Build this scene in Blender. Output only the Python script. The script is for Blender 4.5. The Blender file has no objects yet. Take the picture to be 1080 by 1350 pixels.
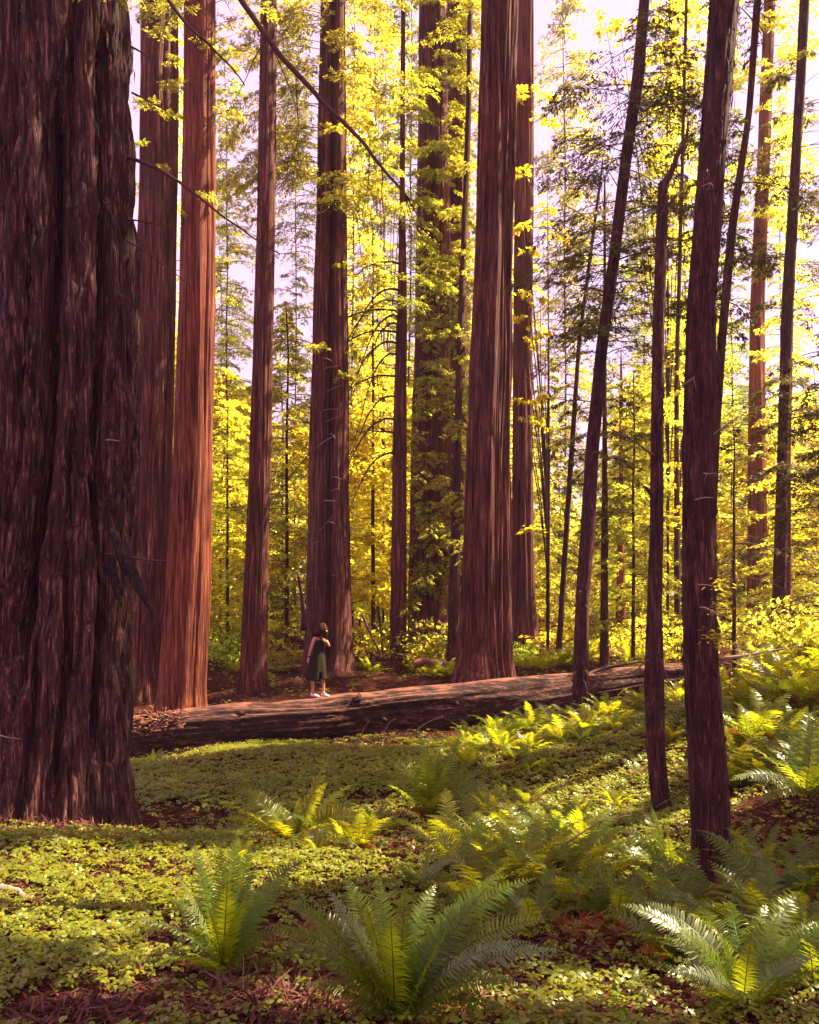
import bpy, math, random
import numpy as np
from mathutils import Vector
random.seed(11)
rng = np.random.default_rng(11)
scene = bpy.context.scene
COL = scene.collection

# ------------------------------------------------------------------ camera geometry of the place
FP = 1107.0        # focal length in photo pixels
HY = 845.0         # row of the horizon in the photo
CZ = 1.6           # eye height
def P(u, v, d):
    return np.array([(u - 540.0) / FP * d, d, CZ + (HY - v) / FP * d])

cam = bpy.data.cameras.new('camera'); camo = bpy.data.objects.new('camera', cam); COL.objects.link(camo)
camo.location = (0, 0, CZ); camo.rotation_euler = (math.pi / 2, 0, 0)
cam.sensor_fit = 'HORIZONTAL'; cam.sensor_width = 36; cam.lens = 36 * FP / 1080
cam.shift_y = (HY - 675) / 1080
cam.clip_start = 0.05; cam.clip_end = 2000
scene.camera = camo

# ------------------------------------------------------------------ sun
SUN_AZ = math.radians(74); SUN_EL = math.radians(54)
S = np.array([math.sin(SUN_AZ) * math.cos(SUN_EL), math.cos(SUN_AZ) * math.cos(SUN_EL), math.sin(SUN_EL)])
sl = bpy.data.lights.new('sun', 'SUN'); sl.energy = 5.0; sl.angle = math.radians(0.5); sl.color = (1.0, 0.80, 0.52)
so = bpy.data.objects.new('sun', sl); COL.objects.link(so); so.location = (40, 30, 50)
so.rotation_euler = Vector(-S).to_track_quat('-Z', 'Y').to_euler()

world = bpy.data.worlds.new('World'); scene.world = world; world.use_nodes = True
wn = world.node_tree.nodes; wl = world.node_tree.links; wn.clear()
sky = wn.new('ShaderNodeTexSky'); sky.sky_type = 'NISHITA'; sky.sun_disc = False
sky.sun_elevation = SUN_EL; sky.sun_rotation = SUN_AZ; sky.air_density = 1.0; sky.dust_density = 3.0; sky.ozone_density = 1.0
mx = wn.new('ShaderNodeMix'); mx.data_type = 'RGBA'; mx.blend_type = 'MIX'; mx.inputs[0].default_value = 0.72
mx.inputs[7].default_value = (9.7, 6.1, 9.0, 1)      # thin bright overcast, rosy
bg = wn.new('ShaderNodeBackground'); bg.inputs[1].default_value = 0.036
wo = wn.new('ShaderNodeOutputWorld')
wl.new(sky.outputs[0], mx.inputs[6]); wl.new(mx.outputs[2], bg.inputs[0]); wl.new(bg.outputs[0], wo.inputs[0])

vs = scene.view_settings
vs.view_transform = 'Standard'; vs.look = 'None'; vs.exposure = 2.2; vs.gamma = 1.0
cy = scene.cycles
cy.max_bounces = 7; cy.diffuse_bounces = 4; cy.glossy_bounces = 2; cy.transmission_bounces = 5; cy.transparent_max_bounces = 6
cy.caustics_reflective = False; cy.caustics_refractive = False
cy.use_denoising = True
try: cy.denoiser = 'OPENIMAGEDENOISE'
except Exception: pass
cy.sample_clamp_indirect = 6.0

# ------------------------------------------------------------------ noise
def _h(ix, iy, seed):
    n = (ix.astype(np.int64) * 374761393 + iy.astype(np.int64) * 668265263 + seed * 1442695041) & 0x7fffffff
    n = ((n ^ (n >> 13)) * 1274126177) & 0x7fffffff
    n = n ^ (n >> 16)
    return (n & 0xffff) / 65535.0
def vnoise(x, y, seed=0, wrap=None):
    x = np.asarray(x, float); y = np.asarray(y, float)
    x0 = np.floor(x); y0 = np.floor(y); fx = x - x0; fy = y - y0
    fx = fx * fx * (3 - 2 * fx); fy = fy * fy * (3 - 2 * fy)
    x1 = x0 + 1
    if wrap: x0 = np.mod(x0, wrap); x1 = np.mod(x1, wrap)
    a = _h(x0, y0, seed); b = _h(x1, y0, seed); c = _h(x0, y0 + 1, seed); d = _h(x1, y0 + 1, seed)
    return (a * (1 - fx) + b * fx) * (1 - fy) + (c * (1 - fx) + d * fx) * fy
def fbm(x, y, seed=0, oct=4):
    s = 0; a = 0.5
    for k in range(oct):
        s = s + a * (vnoise(x * 2 ** k, y * 2 ** k, seed + k * 17) - 0.5); a *= 0.5
    return s

# ------------------------------------------------------------------ terrain
_pts = []
for u, v, d in [(540,1350,3.5),(0,1350,3.5),(1080,1350,3.4),(0,1200,5.3),(250,1200,5.6),(170,1105,8.2),(0,1096,8.0),(60,1102,9.3),
    (390,1148,6.3),(300,1112,8.8),(400,992,15.0),(290,990,16.0),(178,1005,16.9),(230,1060,11.0),(430,982,17.6),(600,972,18.2),
    (700,962,18.4),(800,945,18.8),(900,915,19.2),(1000,888,20),(1080,868,20),(570,1078,9.6),(540,1195,5.7),(700,1150,6.8),(768,948,16.4),
    (872,1084,9.0),(940,1172,6.5),(1040,1062,7.2),(1080,955,11),(1000,1250,4.7),(430,905,22),(440,888,24.5),(300,893,25),(695,868,26.5),
    (850,866,27),(1000,842,31),(560,886,25),(200,930,22.5),(640,898,21.2),(1060,858,25),(960,1010,10.5),(690,1040,11.5),(480,1030,12)]:
    _pts.append(P(u, v, d))
_pts += [np.array(p, float) for p in [(-2,0,0.05),(2,0,0.05),(-4,-8,0.2),(5,-8,0.2),(-40,55,1.0),(0,60,2.2),(42,55,4.5),(-32,20,0.0),(30,20,3.0),
    (0,110,6.0),(-110,120,6.0),(110,120,9.0),(-90,-20,0),(90,-20,4),(-12,8,0.3),(12,5,1.0),(0,300,14),(-200,300,14),(200,300,16)]]
_pts = np.array(_pts); _c = _pts[:, :2]
def _phi(r2): return 0.5 * r2 * np.log(r2 + 1e-9)
_n = len(_c)
_A = np.zeros((_n + 3, _n + 3))
_A[:_n, :_n] = _phi(((_c[:, None] - _c[None]) ** 2).sum(-1)) + np.eye(_n) * 0.03
_A[:_n, _n] = 1; _A[:_n, _n + 1:] = _c; _A[_n, :_n] = 1; _A[_n + 1:, :_n] = _c.T
_W = np.linalg.solve(_A, np.concatenate([_pts[:, 2], np.zeros(3)]))
def gz(x, y):
    x = np.atleast_1d(np.asarray(x, float)); y = np.atleast_1d(np.asarray(y, float))
    out = np.empty(x.shape)
    xf = x.ravel(); yf = y.ravel(); o = out.ravel()
    for i in range(0, xf.size, 20000):
        X = xf[i:i + 20000]; Y = yf[i:i + 20000]
        r2 = (X[:, None] - _c[:, 0]) ** 2 + (Y[:, None] - _c[:, 1]) ** 2
        o[i:i + 20000] = _phi(r2) @ _W[:_n] + _W[_n] + _W[_n + 1] * X + _W[_n + 2] * Y
    z = o.reshape(x.shape)
    z = z + 0.16 * fbm(x * 0.7, y * 0.7, 3) + 0.06 * fbm(x * 2.6, y * 2.6, 9)
    return z
def gz1(x, y): return float(gz(x, y)[0])

# ------------------------------------------------------------------ object helpers
def mk(name, V, Fs, mat=None, parent=None, smooth=False, loc=(0, 0, 0)):
    """V (n,3) world coords minus loc, Fs list of (m,k) index arrays"""
    me = bpy.data.meshes.new(name)
    V = np.asarray(V, np.float32) - np.asarray(loc, np.float32)
    if not isinstance(Fs, (list, tuple)): Fs = [Fs]
    Fs = [np.asarray(f, np.int32) for f in Fs if len(f)]
    nl = sum(f.size for f in Fs); nf = sum(len(f) for f in Fs)
    me.vertices.add(len(V)); me.vertices.foreach_set('co', V.ravel())
    me.loops.add(nl); me.loops.foreach_set('vertex_index', np.concatenate([f.ravel() for f in Fs]))
    me.polygons.add(nf)
    tot = np.concatenate([np.full(len(f), f.shape[1], np.int32) for f in Fs])
    st = np.concatenate([[0], np.cumsum(tot)[:-1]]).astype(np.int32)
    me.polygons.foreach_set('loop_start', st)
    try: me.polygons.foreach_set('loop_total', tot)
    except Exception: pass
    if smooth: me.polygons.foreach_set('use_smooth', np.ones(nf, bool))
    me.update(calc_edges=True)
    if mat: me.materials.append(mat)
    o = bpy.data.objects.new(name, me); COL.objects.link(o)
    if parent is not None: o.parent = parent
    else: o.location = loc
    return o
def thing(name, label, cat, loc, group=None):
    o = bpy.data.objects.new(name, None); COL.objects.link(o); o.location = loc
    o.empty_display_size = 0.2
    o['label'] = label; o['category'] = cat
    if group: o['group'] = group
    return o
def tag(o, label, cat, group=None, kind=None):
    o['label'] = label; o['category'] = cat
    if group: o['group'] = group
    if kind: o['kind'] = kind
    return o
def copy_tree(o, parent=None):
    c = o.copy(); COL.objects.link(c)
    if parent is not None: c.parent = parent
    for ch in list(o.children): copy_tree(ch, c)
    return c

def tube(pts, rad, n=6, cap=True):
    """polyline tube -> V, F"""
    pts = np.asarray(pts, float); m = len(pts)
    rad = np.broadcast_to(np.asarray(rad, float), (m,))
    T = np.gradient(pts, axis=0); T /= np.linalg.norm(T, axis=1)[:, None] + 1e-9
    ref = np.array([0.0, 0, 1]) if abs(T[:, 2]).mean() < 0.8 else np.array([1.0, 0, 0])
    A = np.cross(T, ref); A /= np.linalg.norm(A, axis=1)[:, None] + 1e-9
    B = np.cross(T, A)
    th = np.arange(n) / n * 2 * math.pi
    V = pts[:, None] + rad[:, None, None] * (np.cos(th)[None, :, None] * A[:, None] + np.sin(th)[None, :, None] * B[:, None])
    i = np.arange(m - 1)[:, None] * n; j = np.arange(n)[None]
    F = np.stack([i + j, i + (j + 1) % n, i + n + (j + 1) % n, i + n + j], -1).reshape(-1, 4)
    V = V.reshape(-1, 3)
    if cap:
        V = np.concatenate([V, pts[:1], pts[-1:]])
        k = np.arange(n); a = np.full(n, m * n)
        t1 = np.stack([a, (k + 1) % n, k, k], -1); 
        t2 = np.stack([a + 1, (m - 1) * n + k, (m - 1) * n + (k + 1) % n, (m - 1) * n + (k + 1) % n], -1)
        return V, F, np.concatenate([t1[:, :3], t2[:, :3]])
    return V, F, np.zeros((0, 3), int)
def join(parts):
    Vs, F4, F3, o = [], [], [], 0
    for p in parts:
        V, f4, f3 = p if len(p) == 3 else (p[0], p[1], np.zeros((0, 3), int))
        Vs.append(V)
        if len(f4): F4.append(np.asarray(f4) + o)
        if len(f3): F3.append(np.asarray(f3) + o)
        o += len(V)
    return np.concatenate(Vs), [np.concatenate(F4) if F4 else np.zeros((0, 4), int), np.concatenate(F3) if F3 else np.zeros((0, 3), int)]
def bez(p0, p1, p2, n):
    t = np.linspace(0, 1, n)[:, None]
    return (1 - t) ** 2 * np.asarray(p0) + 2 * t * (1 - t) * np.asarray(p1) + t * t * np.asarray(p2)
def wiggle(pts, amp, seed):
    r = np.random.default_rng(seed); n = len(pts)
    w = r.normal(0, amp, (n, 3)); w[0] = 0
    k = np.array([.25, .5, .25])
    for c in range(3): w[1:-1, c] = np.convolve(w[:, c], k, 'same')[1:-1]
    return np.asarray(pts) + w * np.linspace(0.2, 1, n)[:, None]

# ------------------------------------------------------------------ materials
def newmat(name):
    m = bpy.data.materials.new(name); m.use_nodes = True
    nt = m.node_tree; nt.nodes.clear()
    return m, nt.nodes, nt.links
def ramp(N, stops):
    r = N.new('ShaderNodeValToRGB'); e = r.color_ramp.elements
    e[0].position, e[0].color = stops[0][0], (*stops[0][1], 1)
    e[1].position, e[1].color = stops[-1][0], (*stops[-1][1], 1)
    for p, c in stops[1:-1]:
        x = e.new(p); x.color = (*c, 1)
    return r
def barkmat(name, dark, mid, light, sx=14.0, sz=0.55, bump=0.6, moss=None, bdist=0.03, axis='z', top_tint=None):
    scl = (lambda a, b: (a, a, b) if axis == 'z' else (b, a, a))
    m, N, L = newmat(name)
    tc = N.new('ShaderNodeTexCoord'); oi = N.new('ShaderNodeObjectInfo')
    add = N.new('ShaderNodeVectorMath'); add.operation = 'MULTIPLY_ADD'
    add.inputs[1].default_value = (1, 1, 1)
    sc_ = N.new('ShaderNodeVectorMath'); sc_.operation = 'SCALE'; sc_.inputs[3].default_value = 37.0
    comb = N.new('ShaderNodeCombineXYZ')
    L.new(oi.outputs['Random'], comb.inputs[0]); L.new(oi.outputs['Random'], comb.inputs[2])
    L.new(comb.outputs[0], sc_.inputs[0]); L.new(tc.outputs['Object'], add.inputs[0]); L.new(sc_.outputs[0], add.inputs[2])
    mp = N.new('ShaderNodeMapping'); mp.inputs[3].default_value = scl(sx, sz); L.new(add.outputs[0], mp.inputs[0])
    n1 = N.new('ShaderNodeTexNoise'); n1.inputs['Scale'].default_value = 1.0; n1.inputs['Detail'].default_value = 7; n1.inputs['Roughness'].default_value = 0.72; n1.inputs['Distortion'].default_value = 0.35
    L.new(mp.outputs[0], n1.inputs['Vector'])
    mp2 = N.new('ShaderNodeMapping'); mp2.inputs[3].default_value = scl(sx * 3.2, sz * 2.5); L.new(add.outputs[0], mp2.inputs[0])
    n2 = N.new('ShaderNodeTexNoise'); n2.inputs['Scale'].default_value = 1.0; n2.inputs['Detail'].default_value = 5; n2.inputs['Roughness'].default_value = 0.6
    L.new(mp2.outputs[0], n2.inputs['Vector'])
    mm = N.new('ShaderNodeMath'); mm.operation = 'MULTIPLY_ADD'; mm.inputs[1].default_value = 0.50; 
    L.new(n2.outputs[0], mm.inputs[0]); L.new(n1.outputs[0], mm.inputs[2])
    cr = ramp(N, [(0.63, dark), (0.715, mid), (0.79, mid), (0.88, light)]); L.new(mm.outputs[0], cr.inputs[0])
    col = cr.outputs[0]
    # large soft patches of weathering
    n3 = N.new('ShaderNodeTexNoise'); n3.inputs['Scale'].default_value = 0.7; n3.inputs['Detail'].default_value = 3
    L.new(add.outputs[0], n3.inputs['Vector'])
    hs = N.new('ShaderNodeHueSaturation'); mr = N.new('ShaderNodeMapRange'); mr.inputs[1].default_value = 0.3; mr.inputs[2].default_value = 0.7; mr.inputs[3].default_value = 0.75; mr.inputs[4].default_value = 1.3
    L.new(n3.outputs[0], mr.inputs[0]); L.new(mr.outputs[0], hs.inputs['Value']); L.new(col, hs.inputs['Color']); col = hs.outputs[0]
    if moss:
        n4 = N.new('ShaderNodeTexNoise'); n4.inputs['Scale'].default_value = 1.6; n4.inputs['Detail'].default_value = 6
        L.new(add.outputs[0], n4.inputs['Vector'])
        r4 = ramp(N, [(0.52, (0, 0, 0)), (0.66, (1, 1, 1))]); L.new(n4.outputs[0], r4.inputs[0])
        mxm = N.new('ShaderNodeMix'); mxm.data_type = 'RGBA'; L.new(r4.outputs[0], mxm.inputs[0]); L.new(col, mxm.inputs[6]); mxm.inputs[7].default_value = (*moss, 1); col = mxm.outputs[2]
    if top_tint:   # second colour mixed in by noise where the surface faces up
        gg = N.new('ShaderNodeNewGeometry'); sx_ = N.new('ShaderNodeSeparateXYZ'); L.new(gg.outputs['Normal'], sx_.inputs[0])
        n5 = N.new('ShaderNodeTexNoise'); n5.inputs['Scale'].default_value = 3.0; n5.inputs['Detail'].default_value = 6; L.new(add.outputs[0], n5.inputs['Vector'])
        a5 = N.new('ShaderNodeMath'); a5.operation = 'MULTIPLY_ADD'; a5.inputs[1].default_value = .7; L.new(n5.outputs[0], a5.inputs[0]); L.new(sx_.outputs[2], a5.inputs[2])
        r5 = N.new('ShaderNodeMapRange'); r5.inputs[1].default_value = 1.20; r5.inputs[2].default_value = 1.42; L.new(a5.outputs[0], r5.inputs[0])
        m5 = N.new('ShaderNodeMix'); m5.data_type = 'RGBA'; L.new(r5.outputs[0], m5.inputs[0]); L.new(col, m5.inputs[6]); m5.inputs[7].default_value = (*top_tint, 1); col = m5.outputs[2]
    b = N.new('ShaderNodeBsdfPrincipled'); b.inputs['Roughness'].default_value = 0.85; b.inputs['Specular IOR Level'].default_value = 0.25
    L.new(col, b.inputs['Base Color'])
    bp = N.new('ShaderNodeBump'); bp.inputs['Strength'].default_value = bump; bp.inputs['Distance'].default_value = bdist
    L.new(mm.outputs[0], bp.inputs['Height']); L.new(bp.outputs[0], b.inputs['Normal'])
    o = N.new('ShaderNodeOutputMaterial'); L.new(b.outputs[0], o.inputs[0])
    return m
def leafmat(name, dif, tra, mixf=0.5, rough=0.45, spec=0.4, var=0.35, hue=0.03, objvar=0.0):
    m, N, L = newmat(name)
    g = N.new('ShaderNodeNewGeometry'); oi = N.new('ShaderNodeObjectInfo')
    def vary(c, seedmul):
        rgb = N.new('ShaderNodeRGB'); rgb.outputs[0].default_value = (*c, 1)
        hs = N.new('ShaderNodeHueSaturation'); L.new(rgb.outputs[0], hs.inputs['Color'])
        a = N.new('ShaderNodeMapRange'); a.inputs[3].default_value = 1 - var; a.inputs[4].default_value = 1 + var
        L.new(g.outputs['Random Per Island'], a.inputs[0]); L.new(a.outputs[0], hs.inputs['Value'])
        mu = N.new('ShaderNodeMath'); mu.operation = 'MULTIPLY'; mu.inputs[1].default_value = 13.7; L.new(g.outputs['Random Per Island'], mu.inputs[0])
        fr = N.new('ShaderNodeMath'); fr.operation = 'FRACT'; L.new(mu.outputs[0], fr.inputs[0])
        ad = N.new('ShaderNodeMath'); ad.operation = 'MULTIPLY_ADD'; ad.inputs[1].default_value = objvar; L.new(oi.outputs['Random'], ad.inputs[0]); L.new(fr.outputs[0], ad.inputs[2])
        h = N.new('ShaderNodeMapRange'); h.inputs[2].default_value = 1 + objvar; h.inputs[3].default_value = 0.5 - hue; h.inputs[4].default_value = 0.5 + hue
        L.new(ad.outputs[0], h.inputs[0]); L.new(h.outputs[0], hs.inputs['Hue'])
        return hs.outputs[0]
    b = N.new('ShaderNodeBsdfPrincipled'); b.inputs['Roughness'].default_value = rough; b.inputs['Specular IOR Level'].default_value = spec
    L.new(vary(dif, 1), b.inputs['Base Color'])
    t = N.new('ShaderNodeBsdfTranslucent'); L.new(vary(tra, 2), t.inputs[0])
    mxs = N.new('ShaderNodeMixShader'); mxs.inputs[0].default_value = mixf; L.new(b.outputs[0], mxs.inputs[1]); L.new(t.outputs[0], mxs.inputs[2])
    o = N.new('ShaderNodeOutputMaterial'); L.new(mxs.outputs[0], o.inputs[0])
    return m
def plainmat(name, c, rough=0.7, spec=0.3, noise=0.0, scale=40):
    m, N, L = newmat(name)
    b = N.new('ShaderNodeBsdfPrincipled'); b.inputs['Roughness'].default_value = rough; b.inputs['Specular IOR Level'].default_value = spec
    tc = N.new('ShaderNodeTexCoord'); n = N.new('ShaderNodeTexNoise'); n.inputs['Scale'].default_value = scale; n.inputs['Detail'].default_value = 4
    L.new(tc.outputs['Object'], n.inputs['Vector'])
    r = ramp(N, [(0.3, tuple(x * (1 - noise) for x in c)), (0.7, tuple(min(1, x * (1 + noise)) for x in c))]); L.new(n.outputs[0], r.inputs[0])
    L.new(r.outputs[0], b.inputs['Base Color'])
    o = N.new('ShaderNodeOutputMaterial'); L.new(b.outputs[0], o.inputs[0])
    return m

M = {}
M['bark_giant'] = barkmat('bark_giant', (0.012, 0.004, 0.004), (0.064, 0.021, 0.018), (0.25, 0.112, 0.088), 18, 1.5, 1.0, bdist=0.05)
M['slab'] = barkmat('slab', (0.006, 0.003, 0.003), (0.022, 0.008, 0.008), (0.085, 0.036, 0.032), 40, 8, 1.0)
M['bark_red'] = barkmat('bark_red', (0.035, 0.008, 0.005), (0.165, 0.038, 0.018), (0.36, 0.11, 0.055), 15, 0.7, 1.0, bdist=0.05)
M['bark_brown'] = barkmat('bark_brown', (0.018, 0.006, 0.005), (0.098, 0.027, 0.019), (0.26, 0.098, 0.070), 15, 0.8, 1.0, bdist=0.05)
M['bark_thin'] = barkmat('bark_thin', (0.014, 0.005, 0.005), (0.058, 0.018, 0.017), (0.16, 0.060, 0.052), 30, 3.0, 0.9)
M['bark_pale'] = barkmat('bark_pale', (0.035, 0.012, 0.012), (0.14, 0.042, 0.038), (0.25, 0.10, 0.09), 12, 0.6, 0.9, bdist=0.05)
M['log_bark'] = barkmat('log_bark', (0.010, 0.004, 0.004), (0.045, 0.015, 0.011), (0.17, 0.075, 0.055), 14, 2.4, 0.9, bdist=0.05, axis='x', top_tint=(0.25, 0.095, 0.060))
M['twig'] = plainmat('twig', (0.085, 0.035, 0.033), 0.8, 0.2, 0.4)
M['twig_pale'] = plainmat('twig_pale', (0.32, 0.20, 0.18), 0.8, 0.2, 0.3)
M['pole'] = plainmat('pole', (0.10, 0.055, 0.035), 0.85, 0.1, 0.5, 6)
M['shred'] = plainmat('shred', (0.26, 0.11, 0.075), 0.85, 0.1, 0.4)
M['stick_red'] = plainmat('stick_red', (0.20, 0.075, 0.055), 0.75, 0.3, 0.4)
M['leaf_bg'] = leafmat('leaf_bg', (0.085, 0.095, 0.014), (0.90, 0.86, 0.085), 0.80, 0.5, 0.3, 0.45, 0.040, 1.0)
M['leaf_conifer'] = leafmat('leaf_conifer', (0.065, 0.072, 0.012), (0.64, 0.60, 0.050), 0.58, 0.5, 0.3, 0.45, 0.035, 1.0)
M['leaf_maple'] = leafmat('leaf_maple', (0.10, 0.10, 0.010), (0.92, 0.76, 0.04), 0.72, 0.45, 0.3, 0.3, 0.02)
M['leaf_hemlock'] = leafmat('leaf_hemlock', (0.042, 0.038, 0.014), (0.20, 0.165, 0.03), 0.40, 0.5, 0.3, 0.5, 0.03)
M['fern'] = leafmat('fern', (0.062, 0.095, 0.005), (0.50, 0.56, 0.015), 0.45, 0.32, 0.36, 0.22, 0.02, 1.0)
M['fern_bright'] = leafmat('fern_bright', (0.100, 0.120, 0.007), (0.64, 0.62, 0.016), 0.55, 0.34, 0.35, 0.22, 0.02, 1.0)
M['leaf_dark'] = leafmat('leaf_dark', (0.040, 0.055, 0.012), (0.34, 0.40, 0.050), 0.50, 0.5, 0.3, 0.45, 0.03, 1.0)
M['fern_sheen'] = leafmat('fern_sheen', (0.13, 0.165, 0.06), (0.32, 0.38, 0.07), 0.3, 0.32, 0.45, 0.2, 0.02)  # sky sheen on glossy fronds, painted in as a lighter grey-green
M['leaf_fresh'] = leafmat('leaf_fresh', (0.075, 0.110, 0.010), (0.64, 0.80, 0.06), 0.65, 0.5, 0.3, 0.4, 0.02)
M['fern_dead'] = leafmat('fern_dead', (0.24, 0.085, 0.022), (0.34, 0.12, 0.02), 0.35, 0.6, 0.3, 0.35, 0.03)
M['clover'] = leafmat('clover', (0.138, 0.156, 0.008), (0.56, 0.53, 0.016), 0.30, 0.42, 0.45, 0.35, 0.025)
M['litter'] = leafmat('litter', (0.10, 0.036, 0.025), (0.10, 0.03, 0.015), 0.12, 0.75, 0.2, 0.6, 0.02)
# ------------------------------------------------------------------ sun paths cut through the foliage so chosen patches are lit
GAPS = []
def gap(u, v, d, r): GAPS.append((P(u, v, d), r * 1.45))
for g in [(262,900,20,.5),(258,850,20,.5),(255,810,20,.4),(262,930,20,.4),(190,940,17.6,.4),(222,934,17.7,.45),(262,930,17.9,.45),(305,926,18,.4),(350,922,18.2,.35),(400,919,18.5,.25),
          (520,908,18.9,.25),(610,901,19.1,.25),(428,850,18.8,.35),(434,880,18.8,.35),
          (370,1150,6.3,.30),(420,1150,6.3,.28),(330,1140,6.4,.25),(250,1170,6.0,.30),(190,1165,6.1,.34),(120,1190,5.7,.36),(60,1150,6.4,.3),(20,1190,5.5,.36),(100,1098,8.1,.30),(30,1098,8.0,.30),
          (235,1135,6.6,.26),(150,1215,5.3,.2),(290,1190,5.7,.16),(60,1240,4.9,.18),
          (300,985,16.0,.5),(385,1075,8.2,.14),(445,1060,8.2,.2),(490,1090,7.9,.2),(660,1090,7.2,.2),(645,1000,14,.5),(700,985,15,.6),
          (800,1040,11,.45),(760,1060,10,.35),(830,1030,11.4,.3),(700,1105,7.8,.2),(790,1100,8,.2),(590,1120,7.2,.16),(492,1200,3.8,.17),(515,1262,3.65,.10),(640,1200,3.7,.12),(300,1140,4.5,.16),(865,1215,3.9,.14),(985,1235,3.8,.10),(880,1090,7.0,.16),(1020,1010,7.6,.2),
          (1000,890,19,1.1),(950,900,18.5,.9),(1060,900,18.5,1.0),(1010,930,15,.6),(870,900,20,.6),(960,985,11,.3),
          (768,700,16.5,.35),(772,780,16.5,.35),(612,800,20.8,.4),(608,860,20.8,.4),(700,700,26,.6),(560,980,10,.2),(960,1040,8,.15)]:
    gap(*g)
def carve(C):
    keep = np.ones(len(C), bool)
    for p, r in GAPS:
        w = C - p; t = w @ S
        d2 = (w * w).sum(1) - t * t
        keep &= ~((t > 1.0) & (d2 < (r * 1.1 + .16) ** 2))
    return keep
def in_gap(c, R):
    c = np.asarray(c, float)
    for p, r in GAPS:
        w = c - p; t = w @ S
        if t > 1.0 and (w @ w - t * t) < (r + R) ** 2: return True
    return False

# ------------------------------------------------------------------ ground
def groundmat():
    m, N, L = newmat('forest_floor')
    tc = N.new('ShaderNodeTexCoord')
    n1 = N.new('ShaderNodeTexNoise'); n1.inputs['Scale'].default_value = 22; n1.inputs['Detail'].default_value = 8; n1.inputs['Roughness'].default_value = 0.7
    n2 = N.new('ShaderNodeTexNoise'); n2.inputs['Scale'].default_value = 0.9; n2.inputs['Detail'].default_value = 4
    L.new(tc.outputs['Object'], n1.inputs['Vector']); L.new(tc.outputs['Object'], n2.inputs['Vector'])
    r1 = ramp(N, [(0.32, (0.014, 0.006, 0.005)), (0.52, (0.058, 0.021, 0.014)), (0.75, (0.15, 0.062, 0.040))]); L.new(n1.outputs[0], r1.inputs[0])
    hs = N.new('ShaderNodeHueSaturation'); mr = N.new('ShaderNodeMapRange'); mr.inputs[1].default_value = .3; mr.inputs[2].default_value = .7; mr.inputs[3].default_value = .65; mr.inputs[4].default_value = 1.35
    L.new(n2.outputs[0], mr.inputs[0]); L.new(mr.outputs[0], hs.inputs['Value']); L.new(r1.outputs[0], hs.inputs['Color'])
    b = N.new('ShaderNodeBsdfPrincipled'); b.inputs['Roughness'].default_value = 1.0; b.inputs['Specular IOR Level'].default_value = 0.0; L.new(hs.outputs[0], b.inputs['Base Color'])
    bp = N.new('ShaderNodeBump'); bp.inputs['Strength'].default_value = .7; bp.inputs['Distance'].default_value = .03; L.new(n1.outputs[0], bp.inputs['Height']); L.new(bp.outputs[0], b.inputs['Normal'])
    o = N.new('ShaderNodeOutputMaterial'); L.new(b.outputs[0], o.inputs[0])
    return m
def axis_grid(lo, hi, fine_lo, fine_hi, step, grow=1.12):
    a = list(np.arange(fine_lo, fine_hi, step)); s = step; x = fine_hi
    while x < hi: a.append(x); s *= grow; x += s
    a.append(hi); s = step; x = fine_lo - step; b = []
    while x > lo: b.append(x); s *= grow; x -= s
    b.append(lo)
    return np.array(sorted(b) + a)
gx = axis_grid(-250, 250, -9, 10, 0.12); gy = axis_grid(-30, 320, 2, 26, 0.12)
GX, GY = np.meshgrid(gx, gy)
GZ = gz(GX, GY)
nx, ny = len(gx), len(gy)
ii = (np.arange(ny - 1)[:, None] * nx + np.arange(nx - 1)[None]).ravel()
ground = mk('ground', np.stack([GX, GY, GZ], -1).reshape(-1, 3), np.stack([ii, ii + 1, ii + nx + 1, ii + nx], -1), groundmat(), smooth=True)
ground['kind'] = 'structure'

def leaf_quads(Pn, D, Nn, Lg, W):
    D = D / (np.linalg.norm(D, axis=1)[:, None] + 1e-9)
    Sd = np.cross(D, Nn); Sd /= np.linalg.norm(Sd, axis=1)[:, None] + 1e-9
    Up = np.cross(Sd, D)
    Lg = np.broadcast_to(Lg, (len(Pn),))[:, None]; W = np.broadcast_to(W, (len(Pn),))[:, None]
    a = Pn; b = Pn + D * Lg * .45 + Sd * W * .5 + Up * Lg * .06; c = Pn + D * Lg - Up * Lg * .1; e = Pn + D * Lg * .45 - Sd * W * .5 + Up * Lg * .06
    V = np.stack([a, b, c, e], 1).reshape(-1, 3)
    F = np.arange(len(Pn) * 4).reshape(-1, 4)
    return V, F
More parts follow.
